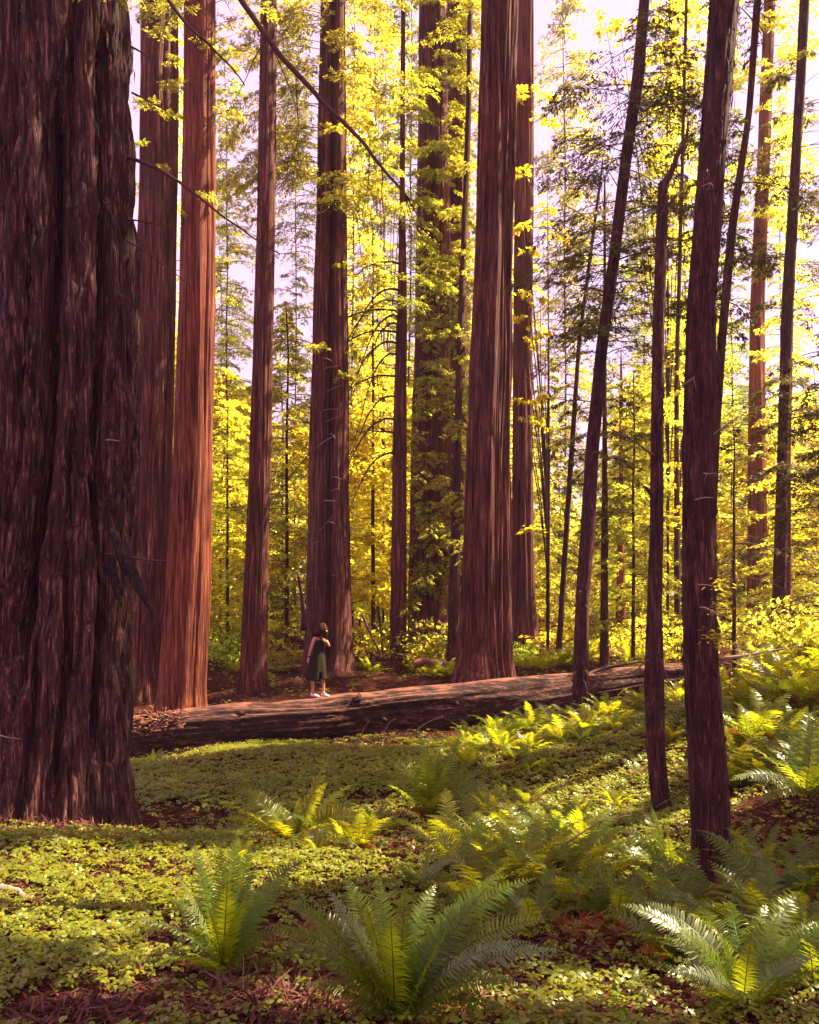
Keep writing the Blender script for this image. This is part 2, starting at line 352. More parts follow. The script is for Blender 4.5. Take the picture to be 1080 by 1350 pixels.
# ------------------------------------------------------------------ tree trunks
def trunk_mesh(name, parent, base, d, prof, mat, H, segs=64, nz=160, fur=0.05, K=18, fz=0.16, flare=0.5, fl_h=1.0, lobes=0.05, seed=1, zlow=None, y0=None, topcut=None, grooves=(), flakes=0, flake_s=1.0):
    prof = sorted(prof, key=lambda p: -p[0])
    vv = np.array([p[0] for p in prof], float); uL = np.array([p[1] for p in prof], float); uR = np.array([p[2] for p in prof], float)
    z = CZ + (HY - vv) / FP * d; cx = ((uL + uR) / 2 - 540) / FP * d; R = (uR - uL) / 2 / FP * d
    z0 = base[2] - 0.45 if zlow is None else zlow
    ztop = CZ + (HY + 25) / FP * d
    if topcut is not None: H = topcut
    zz = np.linspace(z0, min(ztop, H), nz)
    if H > ztop + 0.5: zz = np.concatenate([zz, np.linspace(ztop, H, 14)[1:]])
    def ext(a, lo_hold=True):
        out = np.interp(zz, z, a)
        up = zz > z[-1]; sl_ = (a[-1] - a[-2]) / (z[-1] - z[-2]); out[up] = a[-1] + sl_ * (zz[up] - z[-1])
        dn = zz < z[0]; sl2 = (a[1] - a[0]) / (z[1] - z[0]); out[dn] = a[0] + np.clip(sl2, -.4, .4) * (zz[dn] - z[0])
        return out
    C = ext(cx); Rr = np.interp(zz, z, R)
    up = zz > z[-1]
    if up.any() and topcut is None: Rr[up] = R[-1] * (1 - 0.75 * (zz[up] - z[-1]) / max(H - z[-1], 1e-3))
    ker = np.ones(7) / 7; pad = lambda a: np.concatenate([np.full(3, a[0]), a, np.full(3, a[-1])])
    C = np.convolve(pad(C), ker, 'valid'); Rr = np.convolve(pad(Rr), ker, 'valid')
    th = np.arange(segs) / segs * 2 * math.pi
    TH, ZZ = np.meshgrid(th, zz)
    RR = Rr[:, None] * np.ones_like(TH)
    hb = np.clip((base[2] + fl_h - ZZ) / fl_h, 0, 1)
    t01 = TH / (2 * math.pi)
    lobe = vnoise(t01 * 7, ZZ * 0.05 + 3, seed, 7) - 0.5
    warp = 1.2 * (vnoise(t01 * 9, ZZ * 0.35, seed + 5, 9) - 0.5)
    n1 = vnoise(t01 * K + warp, ZZ * fz * 1.0, seed + 1, K)
    n2 = vnoise(t01 * K * 2 + warp * 2, ZZ * fz * 2.3, seed + 2, K * 2)
    n3 = vnoise(t01 * K * 5 + warp * 4, ZZ * fz * 6, seed + 3, K * 5)
    ridge = np.clip(1 - np.abs(2 * n1 - 1) * 1.15, 0, 1) ** 1.8
    ridge2 = np.clip(1 - np.abs(2 * n2 - 1) * 1.15, 0, 1) ** 1.8
    r = RR * (1 + lobes * 2 * lobe * 1.0) + flare * Rr[len(Rr) // 2] * hb ** 2 * (0.55 + 0.9 * vnoise(t01 * 6, ZZ * 0.1, seed + 8, 6)) * 0.6
    amp = fur * np.sqrt(np.maximum(RR, .02))
    r = r - amp * (ridge * 0.75 + ridge2 * 0.45 + 0.24 * n3 - 0.35)
    for gp, gw, gd in grooves:
        gu = np.interp(-ZZ[:, 0], -np.array([CZ + (HY - q[0]) / FP * d for q in gp]), [(q[1] - 540) / FP * d for q in gp])
        thg = 2 * math.pi - np.arccos(np.clip((gu - C) / np.maximum(Rr, .01), -.98, .98))
        zt = np.clip((ZZ - (CZ + (HY - gp[-1][0]) / FP * d)) * 2, 0, 1) * np.clip(((CZ + (HY - gp[0][0]) / FP * d) - ZZ) * 2, 0, 1)
        r = r - gd * zt * np.exp(-((TH - thg[:, None] + .25 * warp / 7) * Rr[:, None] / gw) ** 2)
    X = C[:, None] + r * np.cos(TH); Y = (d if y0 is None else y0) + r * np.sin(TH)
    V = np.stack([X, Y, ZZ], -1).reshape(-1, 3); m = len(zz)
    i = np.arange(m - 1)[:, None] * segs; j = np.arange(segs)[None]
    F = np.stack([i + j, i + (j + 1) % segs, i + segs + (j + 1) % segs, i + segs + j], -1).reshape(-1, 4)
    tcent = np.array([[C[-1], d if y0 is None else y0, zz[-1] + (Rr[-1] * 0.4)]]); V = np.concatenate([V, tcent])
    k = np.arange(segs); cap = np.stack([(m - 1) * segs + k, (m - 1) * segs + (k + 1) % segs, np.full(segs, m * segs)], -1)
    o = mk(name, V, [F, cap], mat, parent, True, base)
    if flakes:      # shaggy strips lifting off the ridges
        rg = np.random.default_rng(seed + 99); nf = flakes
        qi = rg.integers(2, nz - 3, nf); ang = rg.uniform(math.pi * .95, math.pi * 2.05, nf); qj = (ang % (2 * math.pi) / (2 * math.pi) * segs).astype(int) % segs
        px = np.stack([X[qi, qj], Y[qi, qj], ZZ[qi, qj]], -1); nr_ = np.stack([np.cos(ang), np.sin(ang), 0 * ang], -1); tg = np.stack([-np.sin(ang), np.cos(ang), 0 * ang], -1)
        L_ = rg.uniform(.05, .26, nf) * flake_s; W_ = rg.uniform(.008, .03, nf) * flake_s
        D_ = np.stack([0 * ang, 0 * ang, -np.ones(nf)], -1) + nr_ * rg.uniform(-.02, .22, nf)[:, None] + tg * rg.normal(0, .12, nf)[:, None]
        Vf, Ff = leaf_quads(px + nr_ * .004, D_, nr_ + tg * rg.normal(0, .5, nf)[:, None], L_, W_)
        fo = mk('bark_flakes', Vf, Ff, mat, parent, False, base); fo['kind'] = 'stuff'
    def axis(zq): return float(np.interp(zq, zz, C)), float(np.interp(zq, zz, Rr))
    return o, axis
def tree(name, label, d, prof, mat, H, cat='tree', group=None, **kw):
    p = sorted(prof, key=lambda q: -q[0])
    ub = (p[0][1] + p[0][2]) / 2; x = (ub - 540) / FP * d
    base = (x, d, gz1(x, d))
    root = thing(name, label, cat, base, group)
    o, ax = trunk_mesh('trunk', root, base, d, prof, mat, H, **kw)
    root_info = dict(root=root, base=base, axis=ax, d=d, H=H)
    return root_info

# ------------------------------------------------------------------ foliage
def spray(branches, leafL, leafW, per_m, seed, twig=0.38, start=0.12, jit=0.03, tw_per_m=7.0, droop=0.25):
    """feathery flat sprays along branch polylines"""
    r = np.random.default_rng(seed); PP, DD, NN, LL = [], [], [], []
    for B in branches:
        B = np.asarray(B, float); L = np.linalg.norm(np.diff(B, axis=0), axis=1).sum()
        n = int(per_m * L) + 3
        ntw = max(2, int(tw_per_m * L))
        k = r.integers(0, ntw, n)
        ph = r.random(ntw) * 0.6
        t = start + (1 - start) * (k + ph[k]) / ntw
        t = np.clip(t, 0, 0.999)
        x = t * (len(B) - 1); i = np.minimum(x.astype(int), len(B) - 2); f = (x - i)[:, None]
        pos = B[i] * (1 - f) + B[i + 1] * f
        T = B[i + 1] - B[i]; T /= np.linalg.norm(T, axis=1)[:, None] + 1e-9
        side = np.cross(T, [0, 0, 1.0]); side /= np.linalg.norm(side, axis=1)[:, None] + 1e-9
        sg = np.where(k % 2 == 0, 1.0, -1.0)
        tl = twig * min(L, 2.2) * (1.05 - t * 0.75) * (0.6 + 0.6 * r.random(ntw)[k])
        s = r.random(n) ** 0.8 * tl
        tilt = r.normal(0, .22, ntw)[k]
        dirv = side * sg[:, None] * 0.8 + T * 0.6; dirv[:, 2] += tilt; dirv /= np.linalg.norm(dirv, axis=1)[:, None]
        pos = pos + dirv * s[:, None]; pos[:, 2] -= droop * s * s / max(twig, .1)
        pos += r.normal(0, jit, (n, 3))
        alt = np.where(r.random(n) < .5, 1.0, -1.0)
        perp = np.cross(dirv, [0, 0, 1.0])
        D = dirv * 0.75 + perp * alt[:, None] * 0.75 + r.normal(0, .22, (n, 3)); D[:, 2] -= 0.2
        NV = np.array([0, 0, 1.0]) + r.normal(0, .38, (n, 3))
        PP.append(pos); DD.append(D); NN.append(NV); LL.append(0.6 + 0.7 * r.random(n))
    PP = np.concatenate(PP); DD = np.concatenate(DD); NN = np.concatenate(NN); LL = np.concatenate(LL)
    return PP, DD, NN, LL * leafL, LL * leafW
def foliage(name, branches, mat, parent, base, leafL, leafW, per_m, seed, cv=True, wood=0, **kw):
    a = spray(branches, leafL, leafW, per_m, seed, **kw)
    if cv:
        k = carve(a[0]); a = [x[k] for x in a]
    V, F = leaf_quads(*a)
    if wood:
        W, WF = join([tube(b, np.linspace(wood, wood * .3, len(b)), 4) for b in branches])
        nf = len(F); o = mk(name, np.concatenate([V, W]), [F, WF[0] + len(V), WF[1] + len(V)], mat, parent, False, base)
        o.data.materials.append(M['twig']); mi = np.zeros(len(o.data.polygons), np.int32); mi[nf:] = 1; o.data.polygons.foreach_set('material_index', mi)
        return o
    if len(F) < 6: return None
    return mk(name, V, F, mat, parent, False, base)
def droop_branch(p, az, L, rise=0.15, droop=0.45, n=7, seed=0, wig=0.03):
    t = np.linspace(0, 1, n)
    dirv = np.array([math.cos(az), math.sin(az), 0])
    pts = np.asarray(p)[None] + dirv * (L * t)[:, None]; pts[:, 2] += L * (rise * t - droop * t * t)
    return wiggle(pts, wig * L * .5, seed)
def cloud(center, rad, n, clump, seed, leafL, leafW, flat=0.5):
    r = np.random.default_rng(seed)
    nc = max(4, n // clump)
    q = r.normal(0, 1, (nc, 3)); q /= np.linalg.norm(q, axis=1)[:, None]; q *= (r.random(nc) ** 0.45)[:, None]
    cc = np.asarray(center) + q * np.asarray(rad)
    cr = np.mean(rad) * (0.12 + 0.16 * r.random(nc))
    k = r.integers(0, nc, n)
    o = r.normal(0, 1, (n, 3)) * 0.6; o[:, 2] *= flat
    pos = cc[k] + o * cr[k][:, None]
    D = o + r.normal(0, .5, (n, 3)); D[:, 2] -= .4
    N = np.array([0, 0, 1.0]) + r.normal(0, .55, (n, 3))
    s = 0.6 + 0.7 * r.random(n)
    return pos, D, N, s * leafL, s * leafW
# ------------------------------------------------------------------ the redwoods one can tell apart
T = {}
T['giant'] = tree('redwood_tree', 'enormous dark redwood with deeply furrowed shaggy bark, thickest trunk in the grove', 9.4,
    [(-30,2,167),(120,2,172),(270,-2,176),(330,-2,183),(600,-14,184),(800,-24,180),(1000,-42,174),(1095,-54,172)], M['bark_giant'], 46,
    segs=640, nz=560, fur=0.13, K=32, fz=0.85, flare=.20, fl_h=1.1, flakes=2600, lobes=.07, seed=4,
    grooves=[([(150,112),(300,110),(560,104),(640,96),(720,82),(800,62),(880,45)],.10,.38),([(60,158),(200,160),(450,162),(650,157),(760,164),(1000,158)],.065,.30),([(740,80),(800,74),(870,66),(950,58)],.18,.26),([(-20,45),(200,40),(500,22),(700,8)],.07,.20),([(300,76),(600,62),(900,20)],.05,.16),([(560,132),(850,128),(1090,110)],.055,.18),([(850,90),(1000,84),(1095,70)],.06,.18),([(-20,130),(160,128),(420,134)],.05,.14)])
T['t2'] = tree('redwood_tree', 'straight redwood half hidden behind the orange lit one beside the giant trunk', 23.3,
    [(-30,186,234),(230,185,234),(400,178,231),(600,172,227),(800,164,222),(940,156,220)], M['bark_brown'], 44, segs=240, nz=200, fur=.10, K=24, fz=.12, lobes=.05, seed=12)
T['t3'] = tree('redwood_tree', 'straight redwood whose base glows orange in the sun, right beside the giant trunk', 20.5,
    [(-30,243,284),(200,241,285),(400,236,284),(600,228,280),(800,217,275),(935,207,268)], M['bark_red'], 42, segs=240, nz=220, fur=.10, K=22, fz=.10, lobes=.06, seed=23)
T['t4'] = tree('redwood_tree', 'slender straight redwood standing alone between the orange lit trunk and the woman', 22.3,
    [(-30,344,365),(300,338,363),(600,328,358),(800,319,354),(922,314,352)], M['bark_brown'], 38, segs=160, nz=200, fur=.08, K=18, fz=.12, lobes=.04, seed=31)
T['t5'] = tree('redwood_tree', 'stout redwood with a seam up its trunk and bare stubs, behind the woman', 24.6,
    [(-30,424,454),(300,417,457),(450,412,459),(600,408,460),(750,404,462),(850,402,465),(893,398,468)], M['bark_brown'], 42, segs=240, nz=200, fur=.10, K=22, fz=.11, flare=.35, fl_h=.9, lobes=.05, seed=45, grooves=[([(-20,441),(300,440),(600,438),(893,434)],.11,.30)])
T['t6'] = tree('redwood_tree', 'slim dark redwood with long bare drooping branches on its side', 25.5,
    [(-30,529,535),(250,527,534),(380,524,537),(500,520,537),(600,517,537),(750,515,537),(880,513,537)], M['bark_brown'], 24, segs=80, nz=160, fur=.045, K=15, fz=.12, seed=52)
T['t7'] = tree('redwood_tree', 'tall redwood with one flank draped in green hanging sprays', 27.2,
    [(-30,553,590),(150,552,592),(300,549,596),(450,546,595),(600,542,592),(880,536,592)], M['bark_brown'], 44, segs=120, nz=180, fur=.09, K=18, fz=.11, lobes=.05, seed=66)
T['t7b'] = tree('redwood_tree', 'redwood trunk mostly hidden behind hanging green sprays and the big central trunk', 29.5,
    [(-30,588,622),(300,590,620),(600,590,622),(870,588,626)], M['bark_brown'], 42, segs=100, nz=150, fur=.09, K=18, fz=.11, seed=71)
T['t8'] = tree('redwood_tree', 'thin dark sapling trunk squeezed against the left flank of the big central redwood', 24.0,
    [(-30,617,624),(150,614,622),(450,602,611),(650,596,608),(800,591,607),(890,588,608)], M['bark_thin'], 22, segs=60, nz=160, fur=.04, K=13, fz=.2, seed=77)
T['t9'] = tree('redwood_tree', 'big central redwood with regular vertical furrows rising right behind the log', 20.9,
    [(-30,636,684),(300,627,678),(600,612,674),(800,606,675),(898,600,678)], M['bark_brown'], 42, segs=360, nz=260, fur=.20, K=24, fz=.10, lobes=.04, seed=81)
T['t10'] = tree('redwood_tree', 'pale barked redwood with flared base just behind the big central trunk', 26.4,
    [(-30,680,706),(300,678,704),(600,675,703),(800,673,707),(845,672,714),(870,670,724)], M['bark_pale'], 42, segs=130, nz=180, fur=.09, K=19, fz=.11, flare=.15, seed=93)
T['t11'] = tree('redwood_tree', 'strongly leaning redwood pole with dead twigs bristling around its base', 16.6,
    [(-30,846,858),(100,834,850),(200,819,834),(350,801,816),(450,787,802),(600,771,789),(700,765,784),(800,758,776),(945,753,776)], M['bark_thin'], 17, segs=90, nz=240, fur=.035, K=14, fz=.3, flare=.3, fl_h=.5, seed=101)
T['t12'] = tree('redwood_tree', 'dark thin redwood snapped off at the top with a crooked leader', 9.2,
    [(238,868,880),(300,865,880),(450,860,876),(600,858,875),(720,856,875),(800,853,873),(900,849,876),(1000,853,878),(1060,860,884),(1088,863,888)], M['bark_thin'], 6.7, segs=110, nz=300, fur=.035, K=13, fz=.8, flare=.4, fl_h=.3, lobes=.06, flakes=500, flake_s=.5, seed=113, topcut=6.62)
T['t13'] = tree('redwood_tree', 'nearest young redwood, straight purple-brown trunk among the ferns by the snapped pole', 6.6,
    [(-30,938,976),(200,922,957),(400,906,943),(600,900,943),(800,900,943),(900,902,948),(1000,907,957),(1100,912,963),(1172,916,970)], M['bark_thin'], 14, segs=240, nz=420, fur=.035, K=16, fz=.8, flare=.45, fl_h=.35, lobes=.05, seed=121, flakes=900, flake_s=.55)
T['t14'] = tree('redwood_tree', 'thin leaning pole that emerges from behind the nearest young redwood', 13.5,
    [(-30,996,1006),(150,984,992),(300,960,971),(450,946,957),(560,940,950),(900,921,935)], M['bark_thin'], 15, segs=60, nz=160, fur=.03, K=12, fz=.3, seed=133)
T['t15'] = tree('redwood_tree', 'distant red barked redwood catching sun beyond the ferns', 36,
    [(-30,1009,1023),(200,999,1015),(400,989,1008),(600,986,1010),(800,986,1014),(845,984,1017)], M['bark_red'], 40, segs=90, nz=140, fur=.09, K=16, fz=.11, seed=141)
T['t16'] = tree('redwood_tree', 'dark leaning redwood with a slimmer red stem close behind its right side', 24.4,
    [(-30,1056,1069),(200,1044,1057),(400,1031,1046),(600,1025,1039),(800,1018,1036),(862,1014,1038)], M['bark_thin'], 30, segs=80, nz=160, fur=.04, K=14, fz=.2, seed=151)
T['t17'] = tree('redwood_tree', 'slim red stem close behind the dark leaning redwood over the ferns', 27.5,
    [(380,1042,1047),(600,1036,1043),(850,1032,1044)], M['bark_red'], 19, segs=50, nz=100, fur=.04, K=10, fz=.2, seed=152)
T['t18'] = tree('redwood_tree', 'spindly pole leaning right, first thin stem right of the pale redwood', 25.0,
    [(250,788,792),(450,761,766),(600,750,757),(850,733,741),(888,732,742)], M['bark_thin'], 16, segs=40, nz=120, fur=.03, K=9, fz=.3, seed=161)
T['t19'] = tree('redwood_tree', 'spindly upright pole just behind the leaning redwood pole, foot behind the log', 24.2,
    [(240,796,799),(500,795,800),(700,793,802),(884,791,803)], M['bark_thin'], 15, segs=40, nz=120, fur=.03, K=9, fz=.3, seed=162)
T['t20'] = tree('redwood_tree', 'short distant reddish pole in the bright gap between leaning and snapped trunks', 33,
    [(500,817,821),(730,815,823),(852,812,826)], M['bark_red'], 13, segs=40, nz=80, fur=.03, K=9, fz=.3, seed=163)
T['t21'] = tree('redwood_tree', 'spindly upright pole directly left of the nearest young redwood', 28.5,
    [(-30,904,908),(300,895,900),(500,889,895),(860,889,898)], M['bark_thin'], 25, segs=40, nz=120, fur=.03, K=9, fz=.3, seed=164)

# far-left twin edge seen in the slit beside the giant
def branch_part(info, pts, r0, r1, mat, name='branch', n=7, wig=0.02, seed=0, m=18):
    pts = np.asarray(pts, float)
    if len(pts) == 3: pts = bez(*pts, m)
    pts = wiggle(pts, wig, seed)
    V, F4, F3 = tube(pts, np.linspace(r0, r1, len(pts)), n)
    return mk(name, V, [F4, F3], mat, info['root'], True, info['base']), pts
def twigs_on(pts, seed, n, L, r0, up=0.0, down=0.6):
    r = np.random.default_rng(seed); out = []
    for _ in range(n):
        i = r.integers(len(pts) // 4, len(pts) - 1); p = pts[i]
        t = pts[i] - pts[i - 1]; t /= np.linalg.norm(t) + 1e-9
        dv = t * 0.6 + r.normal(0, .55, 3); dv[2] -= down * r.random(); dv /= np.linalg.norm(dv)
        l = L * (.4 + .8 * r.random())
        q = wiggle(bez(p, p + dv * l * .5, p + dv * l + np.array([0, 0, -down * .35 * l]), 7), l * .05, int(r.integers(1e6)))
        out.append(tube(q, np.linspace(r0, r0 * .3, 7), 5))
    return out
g = T['giant']
# dead limbs of the giant that reach in front of the trunks behind
lb = []
o, p = branch_part(g, [P(150,-260,9.2), P(300,-30,9.0), P(372,78,9.0)][0:3], .05, .035, M['twig'], seed=1); lb.append(p)
big = np.concatenate([bez(P(110,-330,9.3), P(250,-90,9.0), P(372,76,8.9), 14), bez(P(372,76,8.9), P(440,150,8.85), P(481,190,8.8), 8)[1:], bez(P(481,190,8.8), P(505,225,8.8), P(541,262,8.8), 8)[1:]])
bpy.data.objects.remove(o); 
def limb(info, pts, r0, r1, ntw, Lt, seed, mat=None, wig=.012):
    mat = mat or M['twig']; pts = wiggle(np.asarray(pts), wig, seed)
    parts = [tube(pts, np.linspace(r0, r1, len(pts)), 7)] + twigs_on(pts, seed, ntw, Lt, max(r1 * .7, .003))
    V, F = join(parts); return mk('branch', V, F, mat, info['root'], True, info['base'])
limb(g, big, .045, .010, 16, .75, 2)
limb(g, np.concatenate([bez(P(165,-120,9.3), P(215,10,9.1), P(262,48,9.0), 10), bez(P(262,48,9.0), P(290,66,9.0), P(322,110,9.0), 8)[1:]]), .028, .007, 10, .5, 3)
limb(g, np.concatenate([bez(P(160,205,9.3), P(200,214,9.1), P(246,246,9.0), 10), bez(P(246,246,9.0), P(290,285,9.0), P(368,336,9.0), 12)[1:]]), .022, .006, 5, .35, 4)
limb(g, bez(P(168,318,9.3), P(205,335,9.2), P(257,382,9.1), 10), .010, .004, 2, .2, 5)
limb(g, bez(P(160,290,9.3), P(195,288,9.2), P(232,304,9.1), 8), .011, .004, 4, .16, 6)
limb(g, bez(P(166,449,9.3), P(205,458,9.1), P(222,505,9.05), 10), .008, .003, 0, .2, 7)
limb(g, bez(P(174,62,9.3), P(190,70,9.2), P(197,78,9.1), 6), .012, .006, 0, .2, 8)
limb(g, bez(P(174,122,9.3), P(192,130,9.2), P(203,138,9.1), 6), .012, .006, 0, .2, 9)
limb(g, bez(P(138,731,8.9), P(180,734,8.6), P(222,740,8.55), 8), .016, .008, 1, .06, 10)
limb(g, bez(P(140,580,8.65), P(150,580,8.6), P(156,581,8.6), 5), .008, .005, 0, .06, 11, M['twig_pale'])
limb(g, bez(P(-10,965,7.6), P(10,975,7.5), P(30,973,7.45), 5), .006, .003, 3, .1, 12, M['twig_pale'])
# torn slab of bark hanging off the giant
def slab(info, pts, widths, th, mat, seed):
    pts = np.asarray(pts, float); n = len(pts); r = np.random.default_rng(seed); rows = []
    for i in range(n):
        w = widths[i]; t = th * (0.6 + .6 * r.random())
        sec = [(-w, 0), (-w * .5, -t), (w * .4, -t * 1.2), (w, -t * .2), (w * .6, t), (-w * .6, t * .8)]
        rows.append([pts[i] + np.array([a, b, .25 * a * r.normal()]) for a, b in sec])
    V = np.array(rows).reshape(-1, 3); k = 6
    i = np.arange(n - 1)[:, None] * k; j = np.arange(k)[None]
    F = np.stack([i + j, i + (j + 1) % k, i + k + (j + 1) % k, i + k + j], -1).reshape(-1, 4)
    caps = np.array([[0, 5, 1, 1], [0, 0, 0, 0]])[:0]
    return mk('bark_slab', V, [F, np.array([[5, 4, 3, 2, 1, 0], [(n - 1) * k + q for q in range(6)]])], mat, info['root'], False, info['base'])
slab(g, bez(P(150,700,8.75), P(168,755,8.6), P(202,808,8.5), 9), [.05,.06,.07,.075,.08,.075,.06,.04,.012], .03, M['slab'], 3)
slab(g, bez(P(146,735,8.75), P(152,775,8.65), P(160,800,8.6), 7), [.03,.04,.05,.05,.04,.03,.01], .025, M['slab'], 5)

# bare stubs on the trunk behind the woman
r_ = np.random.default_rng(5)
for (u, v, du, dv) in [(420,484,30,-2),(425,515,26,-8),(418,540,28,0),(424,555,24,-6),(434,628,16,4),(432,646,16,-2),(416,660,27,1),(424,690,16,-10),(430,687,12,3),(418,700,9,-5),(412,716,8,-4),(432,570,10,8),(420,470,18,7),(436,758,6,2)]:
    p0 = P(u, v, 24.0)
    limb(T['t5'], bez(p0 + [0, .3, 0], p0 + [du / FP * 12, -.12, 0.01], P(u + du, v + dv, 23.55), 6), .012, .006, 1 if r_.random() < .5 else 0, .2, int(r_.integers(1e5)), M['twig_pale'], .02)
limb(T['t5'], bez(P(440,575,23.9), P(400,595,23.4), P(361,662,23.2), 10), .03, .008, 6, .5, 77)
limb(T['t5'], bez(P(400,830,23.9), P(402,800,23.6), P(392,755,23.3), 8), .09, .03, 4, .4, 78)
# long bare drooping branches on the slim trunk
for k, (v0, du, dv) in enumerate([(385,-70,95),(400,-95,150),(420,-60,110),(440,-105,60),(455,-90,170),(470,-55,120),(498,-70,40),(525,-60,95),(555,-85,130),(572,-50,10),(600,-60,80),(430,-40,60),(350,-60,30),(412,-120,60)]):
    x0, R0 = T['t6']['axis'](CZ + (HY - v0) / FP * 25.5)
    p0 = np.array([x0 - R0 * .5, 25.4, CZ + (HY - v0) / FP * 25.5])
    p2 = p0 + np.array([du / FP * 25, -.4 - .8 * r_.random(), -dv / FP * 25]); p1 = p0 + np.array([du / FP * 25 * .55, -.3, dv / FP * 25 * .12])
    limb(T['t6'], bez(p0, p1, p2, 14), .036, .010, 18, .6, 300 + k, M['twig'], .03)
# snapped pole: crooked leader, side twigs
limb(T['t12'], np.concatenate([bez(P(876,242,9.2), P(888,222,9.15), P(893,205,9.1), 6), bez(P(893,205,9.1), P(903,190,9.1), P(908,160,9.1), 6)[1:]]), .04, .012, 8, .35, 20)
for (u0, v0, u1, v1, rr) in [(872,278,905,282,.006),(868,315,905,318,.006),(862,600,795,560,.008),(858,650,846,640,.02),(870,566,900,568,.006),(856,870,838,885,.01),(870,868,884,905,.008),(860,690,838,720,.005),(868,480,890,470,.005),(856,760,842,770,.006),(872,330,858,300,.004)]:
    limb(T['t12'], bez(P(u0, v0, 9.1), P((u0 + u1) / 2, (v0 + v1) / 2 - 4, 9.0), P(u1, v1, 8.9), 7), rr * 1.3, rr * .4, 4, .18, int(u1 * 7 + v1), M['twig'])
# nearest young redwood: pale dead twigs flat on the bark
for (u0, v0, u1, v1) in [(920,657,942,658),(932,622,945,628),(926,800,950,812),(930,240,940,250),(935,232,928,228),(905,505,915,500),(945,570,962,560),(924,770,946,776)]:
    p0 = P(u0, v0, 6.38); p1 = P(u1, v1, 6.36)
    limb(T['t13'], bez(p0 + [0, .06, 0], (p0 + p1) / 2 + [0, -.05, .01], p1 + [0, -.03, 0], 6), .006, .002, 1, .08, int(u0 * 3 + v0), M['twig_pale'], .01)
# leaning pole: shreds and dead twigs
for k in range(34):
    v = r_.choice([r_.uniform(640, 800), r_.uniform(840, 950)], p=[.55, .45]); z = CZ + (HY - v) / FP * 16.6; x0, R0 = T['t11']['axis'](z)
    a = r_.uniform(math.pi, 2 * math.pi); p0 = np.array([x0 + R0 * .8 * math.cos(a), 16.6 + R0 * .8 * math.sin(a), z]); L = r_.uniform(.15, .6) * (1.6 if v > 850 else 1)
    dv = np.array([math.cos(a), math.sin(a) * .6, r_.uniform(-.7, .3)])
    limb(T['t11'], bez(p0, p0 + dv * L * .5 + [0, 0, .05], p0 + dv * L + [0, 0, -.25 * L], 7), .009, .003, 2, .25, 500 + k, M['stick_red'] if k % 2 else M['twig'], .02)
for k in range(26):
    u0 = r_.choice([866, 868, 862]); v = r_.uniform(880, 1080); z = CZ + (HY - v) / FP * 9.2; x0, R0 = T['t12']['axis'](z)
    a = r_.uniform(math.pi, 2 * math.pi); p0 = np.array([x0 + R0 * .8 * math.cos(a), 9.2 + R0 * .8 * math.sin(a), z]); L = r_.uniform(.1, .35)
    dv = np.array([math.cos(a), math.sin(a) * .6, r_.uniform(-1, .1)])
    limb(T['t12'], bez(p0, p0 + dv * L * .5, p0 + dv * L + [0, 0, -.2 * L], 6), .006, .002, 1, .15, 700 + k, M['twig'], .02)

# ------------------------------------------------------------------ fallen log
kn = [(60,957,1018,17.2),(180,941,1003,17.6),(300,926,987,18.0),(430,918,978,18.5),(560,905,972,19.0),(680,894,957,19.4),(780,886,930,20.0),(860,879,916,20.7),(930,874,905,21.4),(990,871,897,22.2)]
kc = np.array([P(u, (a + b) / 2, d) for u, a, b, d in kn]); kr = np.array([(b - a) / 2 / FP * d for u, a, b, d in kn])
def log_at(x): return np.array([np.interp(x, kc[:, 0], kc[:, i]) for i in range(3)]), float(np.interp(x, kc[:, 0], kr))
xs = np.linspace(kc[0, 0], kc[-1, 0], 420); segs = 120
cyc = np.stack([xs, np.interp(xs, kc[:, 0], kc[:, 1]), np.interp(xs, kc[:, 0], kc[:, 2])], -1); rr = np.interp(xs, kc[:, 0], kr)
ks = np.ones(41) / 41
sm = lambda a: np.convolve(np.concatenate([a[0] + (a[1]-a[0])*np.arange(-20,0), a, a[-1] + (a[-1]-a[-2])*np.arange(1,21)]), ks, 'valid')
cyc = np.stack([sm(cyc[:, i]) for i in range(3)], -1); rr = sm(rr)
th = np.arange(segs) / segs * 2 * math.pi
TH, XX = np.meshgrid(th, xs)
t01 = TH / (2 * math.pi)
peel = np.clip((vnoise(t01 * 6, XX * .45, 21, 6) - .42) * 7, 0, 1)      # slabs of bark missing
fx = vnoise(t01 * 26 + 2 * vnoise(t01 * 8, XX * .5, 5, 8), XX * .55, 22, 26); fx2 = vnoise(t01 * 60, XX * 1.6, 23, 60)
R2 = rr[:, None] * (1 + .10 * (vnoise(t01 * 5, XX * .25, 24, 5) - .5) * 2) - .085 * peel - .055 * (1 - abs(2 * fx - 1)) - .018 * fx2 + .05
topness = np.clip(np.sin(TH), 0, 1); R2 += .02 * topness ** 4
tv = np.gradient(cyc, axis=0); tv /= np.linalg.norm(tv, axis=1)[:, None]
side = np.cross(tv, [0, 0, 1]); side /= np.linalg.norm(side, axis=1)[:, None]; upv = np.cross(side, tv)
V = cyc[:, None] + R2[..., None] * (np.cos(TH)[..., None] * side[:, None] + np.sin(TH)[..., None] * upv[:, None])
i = np.arange(len(xs) - 1)[:, None] * segs; j = np.arange(segs)[None]
F = np.stack([i + j, i + segs + j, i + segs + (j + 1) % segs, i + (j + 1) % segs], -1).reshape(-1, 4)
V = np.concatenate([V.reshape(-1, 3), cyc[:1], cyc[-1:]]); nn = len(xs) * segs; k = np.arange(segs)
F3 = np.concatenate([np.stack([k, (k + 1) % segs, np.full(segs, nn)], -1), np.stack([nn - segs + (k + 1) % segs, nn - segs + k, np.full(segs, nn + 1)], -1)])
lbase = tuple(cyc[200] - [0, 0, rr[200]])
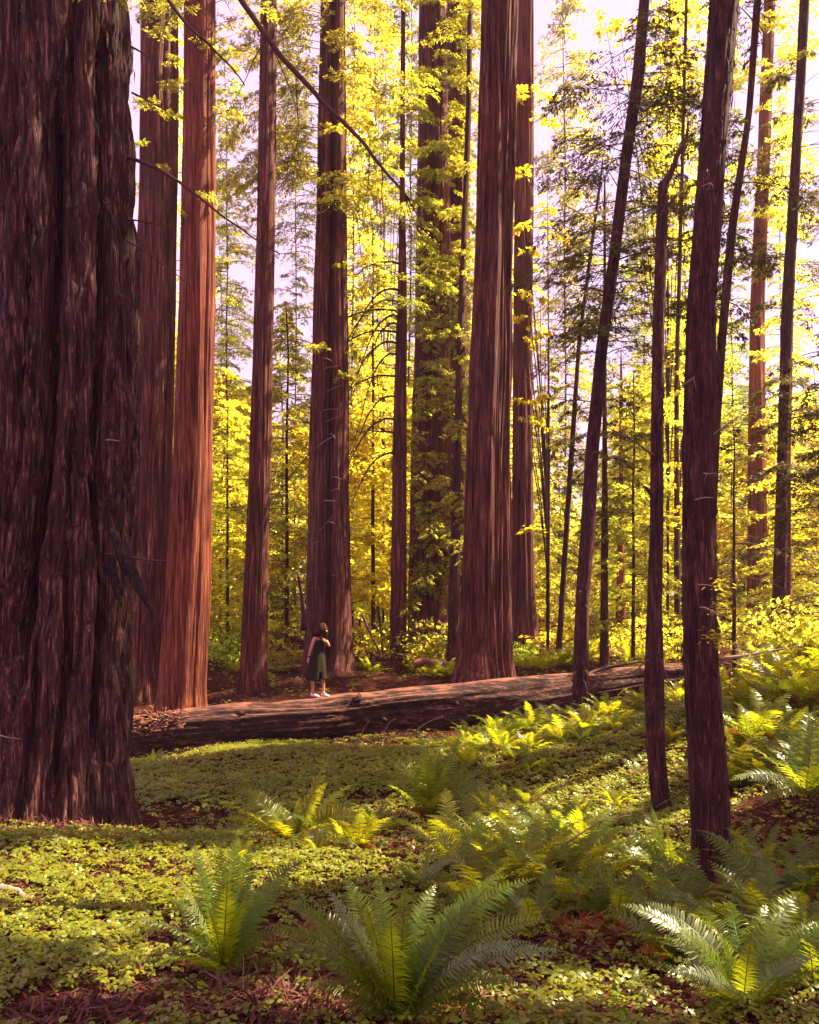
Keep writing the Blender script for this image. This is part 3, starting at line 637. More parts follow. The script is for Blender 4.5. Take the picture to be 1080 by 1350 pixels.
log = thing('fallen_log', 'long fallen redwood log with peeling bark that the woman stands on', 'log', lbase)
mk('log_trunk', V, [F, F3], M['log_bark'], log, True, lbase)
LOG = dict(root=log, base=lbase)
def log_surface(x, a):
    c = np.array([np.interp(x, xs, cyc[:, q]) for q in range(3)]); q = int(np.argmin(abs(xs - x))); jj = int((a % (2 * math.pi)) / (2 * math.pi) * segs)
    r = R2[q, jj]; return c + r * (math.cos(a) * side[q] + math.sin(a) * upv[q]), math.cos(a) * side[q] + math.sin(a) * upv[q]
# knots / stubs
rk = np.random.default_rng(8)
for (u, v, r0, L) in [(468,921,.12,.07),(206,939,.05,.10),(322,936,.11,.03),(500,950,.07,.10),(600,925,.05,.06)]:
    x = P(u, v, 18.2)[0]; c, R = log_at(x); s = (v - HY)
    zz_ = CZ - s / FP * (c[1] - R * .7); a = math.asin(max(-.95, min(.95, (zz_ - c[2]) / R))); a = math.pi - a
    # outward side of the log faces the camera (side vector points away or towards?)
    p, nrm = log_surface(x, a)
    if nrm[1] > 0: p, nrm = log_surface(x, math.pi - a)
    n = 9; pts = np.array([p - nrm * .12 + nrm * (L + .12) * t for t in np.linspace(0, 1, 6)])
    V_, a4, a3 = tube(pts, r0 * np.array([1.6, 1.35, 1.1, 1, .9, .55]), n); V_ += rk.normal(0, r0 * .2, V_.shape)
    mk('knot', V_, [a4, a3], M['log_bark'], log, True, lbase)
# torn bark litter at the left end, catching the sun
parts = []
for q in range(150):
    u = rk.uniform(178, 235); v = rk.uniform(938, 962); x = P(u, v, 17.4)[0]
    p, nrm = log_surface(x, rk.uniform(.2, 1.35)); 
    if nrm[1] > 0: p, nrm = log_surface(x, math.pi - rk.uniform(.2, 1.2))
    dv = rk.normal(0, 1, 3); dv[2] = abs(dv[2]) * .4; dv /= np.linalg.norm(dv); L = rk.uniform(.06, .24)
    parts.append(tube(bez(p, p + dv * L * .5 + nrm * .03, p + dv * L + nrm * .01, 4), rk.uniform(.006, .014), 4))
V_, F_ = join(parts); o = mk('bark_shreds', V_, F_, M['shred'], log, False, lbase); o['kind'] = 'stuff'
for (u0, v0, um, vm, u1, v1) in [(374,972,385,950,400,952),(508,965,512,950,522,948),(475,975,478,960,486,952),(430,945,440,940,450,950),(545,968,560,950,585,945)]:
    pts = bez(P(u0, v0, 18.0), P(um, vm, 17.9), P(u1, v1, 17.85), 9); V_, a4, a3 = tube(pts, np.linspace(.014, .006, 9), 5); mk('branch_stub', V_, [a4, a3], M['shred'], log, True, lbase)
# ------------------------------------------------------------------ hanging sprays on the named trees
def trunk_branches(info, vs_, Ls, azs, rise, droop, seed, n):
    r = np.random.default_rng(seed); out = []
    for _ in range(n):
        v = r.uniform(*vs_); z = CZ + (HY - v) / FP * info['d']; x, R = info['axis'](z); az = math.radians(r.uniform(*azs))
        p = np.array([x + R * .8 * math.cos(az), info['d'] + R * .8 * math.sin(az), z])
        out.append(droop_branch(p, az, r.uniform(*Ls), rise * r.uniform(.4, 1.4), droop * r.uniform(.6, 1.4), 7, int(r.integers(1e6)), .05))
    return out
def crown(info, branches, mat, leafL, leafW, per_m, seed, name='crown', wood=.012, **kw):
    foliage(name, branches, mat, info['root'], info['base'], leafL, leafW, per_m, seed, wood=wood, **kw)
def boughs(info, branches, mat, leafL, leafW, per_m, seed, wood=.012, **kw):
    for q, b in enumerate(branches):
        V, a4, a3 = tube(b, np.linspace(wood, wood * .3, len(b)), 4); o = mk('bough', V, [a4, a3], M['twig'], info['root'], True, info['base'])
        foliage('foliage', [b], mat, o, info['base'], leafL, leafW, per_m, seed + q, **kw)
def high_crown(info, seed, n=2600, zf=.55, R=3.0):
    z0 = max(info['H'] * zf, CZ + (HY + 60) / FP * info['d'] + 2.5); z1 = info['H'] + 1
    x, _ = info['axis']((z0 + z1) / 2)
    a = cloud((x, info['d'], (z0 + z1) / 2), (R, R, (z1 - z0) / 2), n, 60, seed, .38, .16)
    k = carve(a[0]); a = [q[k] for q in a]
    V, F = leaf_quads(*a); mk('crown', V, F, M['leaf_conifer'], info['root'], False, info['base'])
for k, nme in enumerate(['giant', 't2', 't3', 't4', 't9']):
    high_crown(T[nme], 900 + k)
D2 = 180
# trunk behind the woman: sprays over its upper half
crown(T['t5'], trunk_branches(T['t5'], (-60, 300), (1.0, 2.6), (170, 380), .12, .5, 41, 46) + trunk_branches(T['t5'], (300, 520), (.5, 1.2), (150, 390), .1, .5, 42, 3)
      + trunk_branches(T['t5'], (-80, 250), (2.0, 4.2), (165, 230), .1, .55, 43, 16), M['leaf_conifer'], .095, .030, 300, 44)
crown(T['t6'], trunk_branches(T['t6'], (120, 420), (1.0, 2.4), (120, 420), .15, .5, 51, 26), M['leaf_conifer'], .095, .03, 280, 54)
crown(T['t7'], trunk_branches(T['t7'], (-60, 870), (.9, 2.0), (230, 370), .1, .75, 61, 110), M['leaf_conifer'], .095, .03, 320, 64)
crown(T['t7b'], trunk_branches(T['t7b'], (-60, 420), (1.2, 2.4), (200, 340), .1, .7, 62, 40), M['leaf_conifer'], .10, .033, 280, 65, name='foliage')
crown(T['t8'], trunk_branches(T['t8'], (0, 760), (.5, 1.3), (170, 340), .1, .6, 63, 34), M['leaf_conifer'], .09, .03, 280, 66)
boughs(T['t3'], [droop_branch(P(u, v, 20.6), math.radians(a), L, .1, .5, 7, s, .05) for u, v, a, L, s in
      [(262,30,250,1.6,1),(270,70,300,1.2,2),(280,150,330,1.0,3),(262,120,230,1.1,4),(275,265,280,.9,5),(258,285,250,.6,6),(262,10,200,1.4,7),(280,5,340,1.8,8)]], M['leaf_conifer'], .09, .03, 260, 67)
boughs(T['t2'], [droop_branch(P(u, v, 22.6), math.radians(a), L, .1, .5, 7, s, .05) for u, v, a, L, s in
      [(205,20,250,1.4,1),(210,60,290,1.4,2),(225,90,300,1.0,3),(205,150,270,1.3,4),(222,160,300,1.1,5),(195,195,250,.7,6),(205,10,320,1.5,7),(215,225,290,.6,8)]], M['leaf_conifer'], .09, .03, 260, 68)
boughs(T['giant'], [droop_branch(P(u, v, 8.7), math.radians(a), L, .1, .4, 7, s, .05) for u, v, a, L, s in
      [(150,-20,270,.5,1),(148,8,300,.35,2),(135,-10,240,.45,3)]], M['leaf_conifer'], .07, .022, 380, 69, wood=.005)
# leaning pole: dusky hemlock sprays against the sky
crown(T['t11'], trunk_branches(T['t11'], (40, 470), (.9, 2.1), (100, 440), .12, .38, 71, 70) + trunk_branches(T['t11'], (470, 640), (.4, 1.0), (100, 440), .1, .4, 72, 9), M['leaf_hemlock'], .075, .022, 300, 73, tw_per_m=11.0, jit=.015)
crown(T['t14'], trunk_branches(T['t14'], (0, 440), (.5, 1.3), (0, 360), .12, .4, 74, 30), M['leaf_hemlock'], .07, .022, 260, 75, tw_per_m=11.0, jit=.015)
crown(T['t16'], trunk_branches(T['t16'], (60, 420), (.8, 2.0), (0, 360), .12, .45, 76, 44) + trunk_branches(T['t16'], (480, 760), (.8, 2.2), (150, 390), .1, .4, 78, 26), M['leaf_hemlock'], .11, .035, 190, 77)
crown(T['t15'], trunk_branches(T['t15'], (-40, 360), (1.0, 2.6), (150, 390), .1, .5, 79, 50) + trunk_branches(T['t15'], (460, 800), (1.0, 2.2), (150, 390), .1, .5, 80, 26), M['leaf_bg'], .18, .07, 110, 81, name='foliage')
crown(T['t18'], trunk_branches(T['t18'], (240, 640), (.6, 1.4), (0, 360), .12, .4, 82, 40), M['leaf_hemlock'], .11, .035, 170, 83)
crown(T['t19'], trunk_branches(T['t19'], (230, 700), (.6, 1.5), (0, 360), .12, .4, 84, 40), M['leaf_hemlock'], .11, .035, 170, 85)
crown(T['t21'], trunk_branches(T['t21'], (-30, 700), (.7, 1.7), (0, 360), .12, .4, 86, 56), M['leaf_bg'], .14, .05, 150, 87)
crown(T['t20'], trunk_branches(T['t20'], (480, 780), (.7, 1.6), (0, 360), .12, .4, 88, 30), M['leaf_bg'], .15, .055, 130, 89)
crown(T['t17'], trunk_branches(T['t17'], (370, 640), (.7, 1.5), (0, 360), .12, .4, 90, 22), M['leaf_bg'], .13, .05, 130, 91)
boughs(T['t10'], trunk_branches(T['t10'], (130, 320), (.7, 1.4), (250, 380), .1, .4, 92, 7) + trunk_branches(T['t10'], (600, 840), (.6, 1.3), (260, 400), .1, .4, 93, 6), M['leaf_maple'], .15, .07, 120, 94)
boughs(T['t13'], [droop_branch(P(u, v, 6.3), math.radians(a), L, .1, .3, 6, s, .04) for u, v, a, L, s in
      [(938,800,330,.14,1),(925,838,300,.16,2),(938,770,10,.12,3)]], M['leaf_maple'], .045, .016, 260, 95, wood=.003, twig=.15)
# conifer at the far right edge
def sapling(name, label, u, d, H, rad, mat, branches_fn, leaf, per_m, seed, lean=0, group=None, cat='tree', vb=None):
    x = (u - 540) / FP * d; zb = gz1(x, d); base = (x, d, zb)
    root = thing(name, label, cat, base, group)
    r = np.random.default_rng(seed)
    pts = np.array([[x + lean * t * H, d, zb - .2 + t * (H + .2)] for t in np.linspace(0, 1, 14)]); pts = wiggle(pts, rad * .5, seed)
    V, a4, a3 = tube(pts, rad * np.linspace(1, .25, 14), 10); mk('trunk', V, [a4, a3], M['bark_thin'], root, True, base)
    info = dict(root=root, base=base, d=d, H=H, axis=lambda z: (x + lean * (z - zb), rad * .6))
    br = branches_fn(info, r)
    crown(info, br, mat, leaf, leaf * .33, per_m, seed + 1)
    return info
def conifer_branches(z0f, nb, Lmax):
    def f(info, r):
        out = []
        for k in range(nb):
            t = z0f + (1 - z0f) * (k + r.random()) / nb; z = info['base'][2] + t * info['H']; x, R = info['axis'](z); az = r.uniform(0, 2 * math.pi)
            out.append(droop_branch((x, info['d'], z), az, Lmax * (1.05 - t) ** .7 * r.uniform(.6, 1.1), .18, .4, 7, int(r.integers(1e6)), .04))
        return out
    return f
sapling('hemlock_tree', 'young hemlock with tiered dark green boughs at the outer edge by the ferns', 1098, 17, 9.5, .09, M['leaf_hemlock'], conifer_branches(.12, 90, 2.4), .085, 230, 601)
sapling('hemlock_tree', 'small hemlock with sparse boughs between the nearest redwood and the distant red trunk', 968, 21, 6.2, .06, M['leaf_hemlock'], conifer_branches(.1, 60, 1.7), .10, 190, 611)
sapling('hemlock_tree', 'small hemlock in front of the bright gap right of the leaning pole', 835, 24, 8.5, .06, M['leaf_conifer'], conifer_branches(.12, 80, 1.9), .11, 160, 621)
sapling('hemlock_tree', 'hemlock with fine boughs beside the pale redwood and spindly pole', 722, 29, 10.5, .08, M['leaf_conifer'], conifer_branches(.12, 90, 2.2), .12, 150, 631)
sapling('hemlock_tree', 'little hemlock glowing in the gap between the orange trunk and the slender one', 300, 30, 9.5, .07, M['leaf_bg'], conifer_branches(.12, 90, 2.2), .13, 150, 641)
sapling('hemlock_tree', 'lacy hemlock filling the gap left of the seamed trunk behind the woman', 378, 28, 12, .08, M['leaf_conifer'], conifer_branches(.1, 110, 2.3), .12, 160, 651)
sapling('hemlock_tree', 'lacy hemlock filling the gap between the seamed trunk and the slim dark one', 492, 31, 16, .09, M['leaf_bg'], conifer_branches(.15, 130, 2.6), .13, 150, 661)
# vine maples: yellow broad leaves
def maple(label, u, d, H, clumps, seed, leaf=.15):
    x = (u - 540) / FP * d; zb = gz1(x, d); base = (x, d, zb); root = thing('vine_maple', label, 'tree', base); r = np.random.default_rng(seed); A = []; Wd = []
    for (cu, cv_, cr, n) in clumps:
        c = P(cu, cv_, d - r.uniform(0, .8)); A.append(cloud(c, (cr, cr * .8, cr * .45), n, 12, int(r.integers(1e6)), leaf, leaf * .8, .3))
        p0 = np.array([x, d, zb + (c[2] - zb) * .35]); Wd.append(tube(wiggle(bez(p0, (p0 + c) / 2 + [0, 0, .6], c, 8), .05, seed), np.linspace(.025, .008, 8), 5))
    A = [np.concatenate([a[q] for a in A]) for q in range(5)]; V, F = leaf_quads(*A); mk('crown', V, F, M['leaf_maple'], root, False, base)
    top = max(P(c[0], c[1], d)[2] for c in clumps); Wd.append(tube(np.array([[x, d, zb - .2], [x + .05, d, zb + (top - zb) * .4], [x, d, top]]), [.05, .035, .01], 6))
    V, F = join(Wd); mk('trunk', V, F, M['twig'], root, True, base)
maple('vine maple with yellow leaves spread in front of the pale redwood', 722, 25.2, 12, [(690,300,.35,50),(700,330,.35,45),(690,385,.4,60),(712,400,.45,60),(690,425,.35,50),(700,450,.4,50),(720,440,.3,30),(690,530,.45,60),(700,550,.35,40),(715,520,.3,30),(690,222,.25,20),(715,560,.4,30)], 5)
maple('vine maple with a yellow crown high beside the nearest young redwood', 880, 30, 14, [(820,40,.9,120),(845,70,.8,90),(870,20,.9,110),(905,110,1.0,120),(890,200,1.0,120),(880,60,.9,110),(925,30,.8,90),(905,320,.9,80),(830,110,.7,70),(800,30,.5,50)], 6, .16)
maple('vine maple glowing yellow between the seamed trunk and the draped redwood', 505, 33, 15, [(470,110,1.0,170),(500,130,1.2,220),(530,100,1.0,170),(490,170,1.0,170),(545,60,.8,110),(510,50,.9,110),(455,150,.7,90),(520,200,.9,110)], 7, .17)

# ------------------------------------------------------------------ understory crowd: a few crowns, many trees
def conifer_variant(seed, H=10.0, nb=85, Lmax=2.2, mat='leaf_bg', leaf=.125, per_m=150, z0f=.08):
    r = np.random.default_rng(seed); br = []
    for k in range(nb):
        t = z0f + (1 - z0f) * (k + r.random()) / nb
        br.append(droop_branch((0, 0, t * H), r.uniform(0, 6.283), Lmax * (1.08 - t) ** .65 * r.uniform(.5, 1.15), .18, .42, 6, int(r.integers(1e6)), .05))
    a = spray(br, leaf, leaf * .40, per_m, seed + 5, droop=.3)
    return br, a
VAR = []
def variant(kind, seed, leafm=None, **kw):
    if kind == 'conifer':
        H = kw.get('H', 10.0); br, a = conifer_variant(seed, **kw); rad = .055
    else:
        r = np.random.default_rng(seed); H = 10.0; br = []; A = []
        for k in range(26):
            t = r.uniform(.15, 1); az = r.uniform(0, 6.28); L = 2.6 * (1.15 - t) ** .5 * r.uniform(.5, 1.1); b = droop_branch((0, 0, t * H * .8), az, L, .5, .3, 6, int(r.integers(1e6)), .06); br.append(b)
            A.append(cloud(b[-1], (.9, .9, .5), 240, 10, int(r.integers(1e6)), .15, .10, .35)); A.append(cloud(b[3], (.7, .7, .4), 120, 10, int(r.integers(1e6)), .15, .10, .35))
        a = [np.concatenate([q[i] for q in A]) for i in range(5)]; rad = .07
    root = bpy.data.objects.new('understory_tree', None)
    V, F = leaf_quads(*a)
    mat = M[leafm or ('leaf_bg' if kind == 'conifer' else 'leaf_maple')]
    c = mk('crown', V, F, mat, root, False)
    pts = wiggle(np.array([[0, 0, -.4 + (H + .3) * t] for t in np.linspace(0, 1, 12)]), .16, seed)
    V, F = join([tube(pts, rad * np.linspace(1, .2, 12), 7)] + [tube(b, np.linspace(.02, .006, len(b)), 4) for b in br])
    t_ = mk('trunk', V, F, M['pole'], root, True)
    return root
VAR = [variant('conifer', 1), variant('conifer', 2, 'leaf_conifer', nb=70, Lmax=2.8), variant('conifer', 3, 'leaf_dark', nb=110, Lmax=1.7), variant('maple', 4), variant('maple', 5), variant('conifer', 6, nb=60, Lmax=2.4, per_m=170)]
VAR += [variant('conifer', 21, 'leaf_conifer', H=30.0, nb=190, Lmax=3.0, leaf=.11, per_m=150, z0f=.18), variant('conifer', 22, 'leaf_dark', H=30.0, nb=150, Lmax=3.4, leaf=.11, per_m=140, z0f=.25), variant('conifer', 23, H=30.0, nb=130, Lmax=2.6, leaf=.13, per_m=125, z0f=.3)]
used = [False] * len(VAR)
def place_var(k, x, y, s, rz, sz=1.0, label='', group='', name='understory_tree'):
    if not used[k]: o = VAR[k]; COL.objects.link(o); used[k] = True
    else: o = copy_tree(VAR[k])
    o.name = name
    o.location = (x, y, gz1(x, y)); o.scale = (s * sz, s * sz, s); o.rotation_euler = (0, 0, rz)
    tag(o, label, 'tree', group); return o
def vtop(u):
    return float(np.interp(u, [-100, 250, 290, 350, 420, 450, 550, 600, 690, 720, 840, 870, 950, 975, 1020, 1200], [300, 300, 400, 390, 390, 330, 300, 300, 360, 480, 480, 330, 330, 430, 440, 420]))
rb = np.random.default_rng(77); nplaced = 0; tries = 0
LAB = {'conifer': ('conifer with feathery boughs among the sunlit yellow-green crowd behind the redwoods', 'sunlit conifers crowding behind the redwoods'),
       'maple': ('loose broad-leaved tree among the sunlit yellow-green crowd behind the redwoods', 'sunlit broad-leaved trees crowding behind the redwoods')}
while nplaced < 88 and tries < 4000:
    tries += 1
    d = rb.uniform(30, 62) if nplaced > 30 else rb.uniform(42, 60)
    u = rb.uniform(-60, 1260); vt = vtop(u) + (rb.random() ** .8) * 330 * (1 if nplaced > 30 else .35)
    if vt > 800: continue
    x = (u - 540) / FP * d; z = gz1(x, d); H = CZ + (HY - vt) / FP * d - z
    if H < 2: continue
    k = int(rb.choice([0, 1, 2, 3, 4, 5])); s = H / 10.0
    if d < 34 and in_gap((x, d, z + H * .6), 1.0 * s): continue
    kind = 'maple' if k in (3, 4) else 'conifer'
    wide = min(1.5, max(.55, 1.15 / max(s, .3) ** .5))
    place_var(k, x, d, s, rb.uniform(0, 6.28), wide, *LAB[kind]); nplaced += 1
rt = np.random.default_rng(19)
for q, (u, vt, d) in enumerate([(300,60,38),(390,-60,40),(465,-100,42),(495,-150,47),(540,-120,40),(660,-100,48),(745,-150,52),(850,100,55),(880,-120,38),(900,-60,46),(965,20,40),(1030,100,44),(450,250,52),(290,220,50),(225,-100,46)]):
    x = (u - 540) / FP * d; z = gz1(x, d); H = CZ + (HY - vt) / FP * d - z; s = H / 30.0
    place_var(6 + q % 3, x, d, s, rt.uniform(0, 6.28), rt.uniform(.75, 1.1), 'tall slender conifer whose lacy crown fills the sky gaps behind the redwoods', 'tall conifers behind the redwoods')
# low bright shrubs between the trunks
def shrub_mesh(seed):
    a = cloud((0, 0, .55), (.9, .8, .55), 1100, 14, seed, .10, .06, .4)
    return leaf_quads(*a)
SH = []
for q in range(3):
    V, F = shrub_mesh(50 + q); SH.append((V, F))
shrub_me = []
rs = np.random.default_rng(9)
for q, (u, v, d, s, lab) in enumerate([(292,875,27,1.2,'bright low shrub at the foot of the gap beside the orange lit redwood'),(305,850,33,1.8,'tall pale green shrub behind the gap beside the orange lit redwood'),(372,880,25,.8,'dark low shrub right of the slender lone redwood'),
        (500,868,29,1.2,'yellow shrub between the stout seamed trunk and the slim dark one'),(560,840,25.3,1.5,'dusky shrub at the foot of the draped redwood'),(575,868,24.6,1.0,'low dusky shrub beside the reddish log piece'),
        (745,868,27,1.0,'yellow shrub at the foot of the spindly pole right of the pale redwood'),(830,858,27,1.2,'yellow shrub behind the thin end of the fallen log'),(900,858,25,1.3,'yellow shrub seen between the snapped pole and nearest redwood'),
        (1065,800,21,1.5,'leafy shrub under the hemlock at the outer edge'),(985,815,24,1.4,'leafy shrub beneath the distant red barked trunk'),(690,868,24.8,.6,'low bright shrub touching the pale redwood base'),
        (345,905,22.5,.5,'tiny shrub just behind the log by the slender lone redwood')]):
    x = (u - 540) / FP * d; z = gz1(x, d); root_o = mk('shrub', SH[q % 3][0], SH[q % 3][1], M['leaf_fresh'] if q in (0, 1, 11) else M['leaf_bg'] if q not in (2, 4, 5) else M['leaf_conifer'])
    root_o.location = (x, d, z); root_o.scale = (s, s, s); root_o.rotation_euler = (0, 0, rs.uniform(0, 6)); tag(root_o, lab, 'shrub')
# the wood beyond, one mass
A = []
for q in range(60):
    u = rs.uniform(-100, 1180); d = rs.uniform(64, 92); vt = max(470, vtop(u) + 90) + rs.uniform(0, 120); x = (u - 540) / FP * d; z0 = gz1(x, d); z1 = CZ + (HY - vt) / FP * d
    A.append(cloud((x, d, (z0 + z1) / 2), (4.5, 3, (z1 - z0) / 2 + .5), 1700, 40, int(rs.integers(1e6)), .42, .24, .5))
A = [np.concatenate([q[i] for q in A]) for i in range(5)]; V, F = leaf_quads(*A)
far = mk('far_forest', V, F, M['leaf_bg']); far['kind'] = 'stuff'; far['label'] = 'hazy yellow-green mass of distant forest'

# ------------------------------------------------------------------ unseen trees added to shade the clearing, crowns carved along sun rays
rc = np.random.default_rng(3)
SHADE_TREES = []
_k = np.array([math.sin(SUN_AZ), math.cos(SUN_AZ)]) / math.tan(SUN_EL)
for (gx_, gy_, h, R) in [(-3.5,4.5,17,3.8),(.5,3.5,16,3.8),(4,4.5,16,3.6),(-4,9.5,21,4.0),(.5,9,19,4.2),(5,9,18,4.2),(-5,15,25,4.2),(-.5,14.5,25,4.2),(4.5,14.5,22,4.4),(8.5,12,20,4.0),(-8,10,23,4.0),(-6,4,18,3.6),(0,-1,15,3.6),(9,6,17,3.6),(9,18,24,3.6)]:
    SHADE_TREES.append((gx_ + h * _k[0], gy_ + h * _k[1], h, R))
for q, (x, y, h, R) in enumerate(SHADE_TREES):
    z = gz1(x, y); base = (x, y, z); root = thing('redwood_tree', 'unseen redwood added outside the view to shade the clearing', 'tree', base, 'unseen trees added for shade')
    a = cloud((x, y, h), (R, R, 3.0), 3800, 45, int(rc.integers(1e6)), .36, .17); k = carve(a[0]); a = [b[k] for b in a]
    V, F = leaf_quads(*a); mk('crown', V, F, M['leaf_conifer'], root, False, base)
    best = None
    for _ in range(40):     # a trunk that leaves the sun gaps open
        tx, ty = x + rc.uniform(-R, R) * .8, y + rc.uniform(-R, R) * .8; md = 9
        if tx < ty * .52 + .8: continue
        for p_, r_g in GAPS:
            if math.hypot(tx - p_[0], ty - p_[1]) > 1: md = min(md, abs((tx - p_[0]) * _k[1] - (ty - p_[1]) * _k[0]) / math.hypot(*_k) - r_g * .6)
        if best is None or md > best[0]: best = (md, tx, ty)
    if best is None: best = (0, x + 2, y)
    tx, ty = best[1:]; z = gz1(tx, ty)
    V, a4, a3 = tube(np.array([[tx, ty, z - .3], [tx, ty, z + 8], [x, y, h + 3]]), [.24, .16, .05], 14); mk('trunk', V, [a4, a3], M['bark_brown'], root, True, base)
# ------------------------------------------------------------------ ferns
def frond_geo(p0, p1, p2, width, pairs, seed, twist=0.0, curl=0.18):
    r = np.random.default_rng(seed); n = 26
    C = bez(p0, p1, p2, n); T = np.gradient(C, axis=0); seg = np.linalg.norm(np.diff(C, axis=0), axis=1); s_arc = np.concatenate([[0], np.cumsum(seg)]); L = s_arc[-1]; T /= np.linalg.norm(T, axis=1)[:, None]
    h = np.asarray(p2) - np.asarray(p0); hz = np.array([h[0], h[1], 0]); 
    if np.linalg.norm(hz) < 1e-4: hz = np.array([1.0, 0, 0])
    sd0 = np.cross([0, 0, 1.0], hz); sd0 /= np.linalg.norm(sd0)
    s = np.linspace(.10, .992, pairs); arc = s * L
    pos = np.stack([np.interp(arc, s_arc, C[:, q]) for q in range(3)], -1); tt = np.stack([np.interp(arc, s_arc, T[:, q]) for q in range(3)], -1); tt /= np.linalg.norm(tt, axis=1)[:, None]
    q = (s - .10) / .9
    ln = width * np.minimum(1, .45 + q / .22 * .55) * (1 - q ** 2.4) + .004
    sp = L * .9 / pairs; V, F = [], []
    nr = np.cross(sd0, tt); nr /= np.linalg.norm(nr, axis=1)[:, None]
    sd = sd0[None] * math.cos(twist) + nr * math.sin(twist); nr = np.cross(sd, tt)
    nr = np.where(nr[:, 2:3] < 0, -nr, nr) if abs(twist) < .8 else nr
    o = 0
    for sg in (1.0, -1.0):
        f = .18 + .35 * q + r.normal(0, .07, pairs); lift = r.normal(.10, .12, pairs)
        D = sd * (sg * np.cos(f))[:, None] + tt * np.sin(f)[:, None] + nr * lift[:, None]; D /= np.linalg.norm(D, axis=1)[:, None]
        l = ln * (1 + r.normal(0, .06, pairs)); hw = np.minimum(sp * .49, l * .23)[:, None]; l = l[:, None]
        Q = pos + D * l * .5 + nr * l * .03; E = pos + D * l + tt * l * .06 - nr * (l * (curl + r.normal(0, .06, (pairs, 1))))
        a = pos - tt * hw * .75; b = pos + tt * hw * .9; c = Q + tt * hw * .85; d = Q - tt * hw * .75; e = E + tt * hw * .12; g_ = E - tt * hw * .12
        V.append(np.stack([a, b, c, d, e, g_], 1).reshape(-1, 3))
        k = np.arange(pairs)[:, None] * 6 + o
        F.append(np.concatenate([k + np.array([[0, 1, 2, 3]]), k + np.array([[3, 2, 4, 5]])])); o += pairs * 6
    Vt, F4, F3 = tube(C, np.linspace(.0042, .0012, n) * (L / .7) ** .5, 4, False)
    V.append(Vt); F.append(F4 + o)
    return np.concatenate(V), np.concatenate(F)
fern_id = [0]
def fern(name_label, u, v, d, tips, nrand, size, mat='fern', pairs=34, width=.085, seed=0, group=None, dead=0, elev=(30, 75)):
    p = P(u, v, d); p[2] = gz1(p[0], p[1]) + .01; r = np.random.default_rng(seed + 1000)
    root = thing('sword_fern', name_label, 'fern', tuple(p), group)
    p = np.asarray(p)
    for (tu, tv, dd, *pale) in tips:
        p2 = P(tu, tv, d + dd); b0 = p + r.normal(0, .02, 3) * [1, 1, 0]; L = np.linalg.norm(p2 - b0); h = p2 - b0
        up = np.array([0, 0, 1.0]); mid = b0 + h * .45 + up * L * (.30 if h[2] < .8 * L else .10)
        V, F = frond_geo(b0, mid, p2, width * min(1.15, L / .65), pairs, int(r.integers(1e6)), r.normal(0, .25) + float(np.clip(-(tu - u) / 110.0, -.55, .55)))
        o = mk('frond', V, F, M['fern_sheen' if pale else mat], root, False, tuple(p))
        if pale: o['label'] = 'arching frond with silvery sky sheen painted in'
    az0 = r.uniform(0, 6.28)
    for k in range(nrand):
        az = az0 + k * 2.39996 + r.normal(0, .2); e = math.radians(r.uniform(*elev)); L = size * r.uniform(.7, 1.15)
        dv = np.array([math.cos(az), math.sin(az), 0]); b0 = p + dv * .03
        p1 = b0 + dv * L * .5 * math.cos(e) + np.array([0, 0, L * .62 * math.sin(e)]); p2 = b0 + dv * L * (.35 + .5 * math.cos(e)) + np.array([0, 0, L * (.75 * math.sin(e) - .18 * r.random())])
        V, F = frond_geo(b0, p1, p2, width * L / .7, pairs, int(r.integers(1e6)), r.normal(0, .3))
        isdead = k < dead
        if isdead: V[:, 2] -= (np.linalg.norm(V[:, :2] - p[:2], axis=1) * .55); V[:, 2] = np.maximum(V[:, 2], gz(V[:, 0], V[:, 1]) + .015)
        o = mk('frond', V, F, M['fern_dead'] if isdead else M[mat], root, False, tuple(p))
        if isdead: o['label'] = 'rust brown dead frond'
    return root
fern('large sword fern nearest the camera, tall glossy green fronds at the bottom centre', 522, 1352, 3.6,
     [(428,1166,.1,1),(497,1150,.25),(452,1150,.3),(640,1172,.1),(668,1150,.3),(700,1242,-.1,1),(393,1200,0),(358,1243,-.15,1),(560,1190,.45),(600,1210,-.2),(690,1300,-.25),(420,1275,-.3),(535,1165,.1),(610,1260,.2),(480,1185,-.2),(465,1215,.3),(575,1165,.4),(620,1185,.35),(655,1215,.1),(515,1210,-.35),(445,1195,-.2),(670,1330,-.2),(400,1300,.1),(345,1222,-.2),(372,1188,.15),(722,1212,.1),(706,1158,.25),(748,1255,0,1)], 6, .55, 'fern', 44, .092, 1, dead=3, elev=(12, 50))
fern('upright sword fern among brown duff with one pale frond arching left over the clover', 296, 1296, 4.35,
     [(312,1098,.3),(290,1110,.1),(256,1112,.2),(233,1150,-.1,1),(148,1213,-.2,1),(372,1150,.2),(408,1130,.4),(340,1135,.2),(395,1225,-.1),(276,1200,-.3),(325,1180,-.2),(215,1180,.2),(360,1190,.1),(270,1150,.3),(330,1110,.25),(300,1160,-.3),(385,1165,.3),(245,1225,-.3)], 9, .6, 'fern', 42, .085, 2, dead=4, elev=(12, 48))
fern('spreading sword fern in the bottom corner with pale arching fronds over dark duff', 985, 1345, 3.7,
     [(818,1192,.2,1),(850,1190,.35,1),(905,1205,.3),(880,1281,-.1,1),(1075,1262,-.1,1),(1052,1175,.35),(1010,1190,.3),(950,1232,.1),(1040,1235,.1),(930,1330,-.2),(1085,1215,.2),(990,1240,-.2),(900,1240,.2),(960,1190,.45),(1030,1200,.2),(870,1215,.1),(1065,1300,-.2)], 9, .65, 'fern', 42, .092, 3, elev=(25, 60))
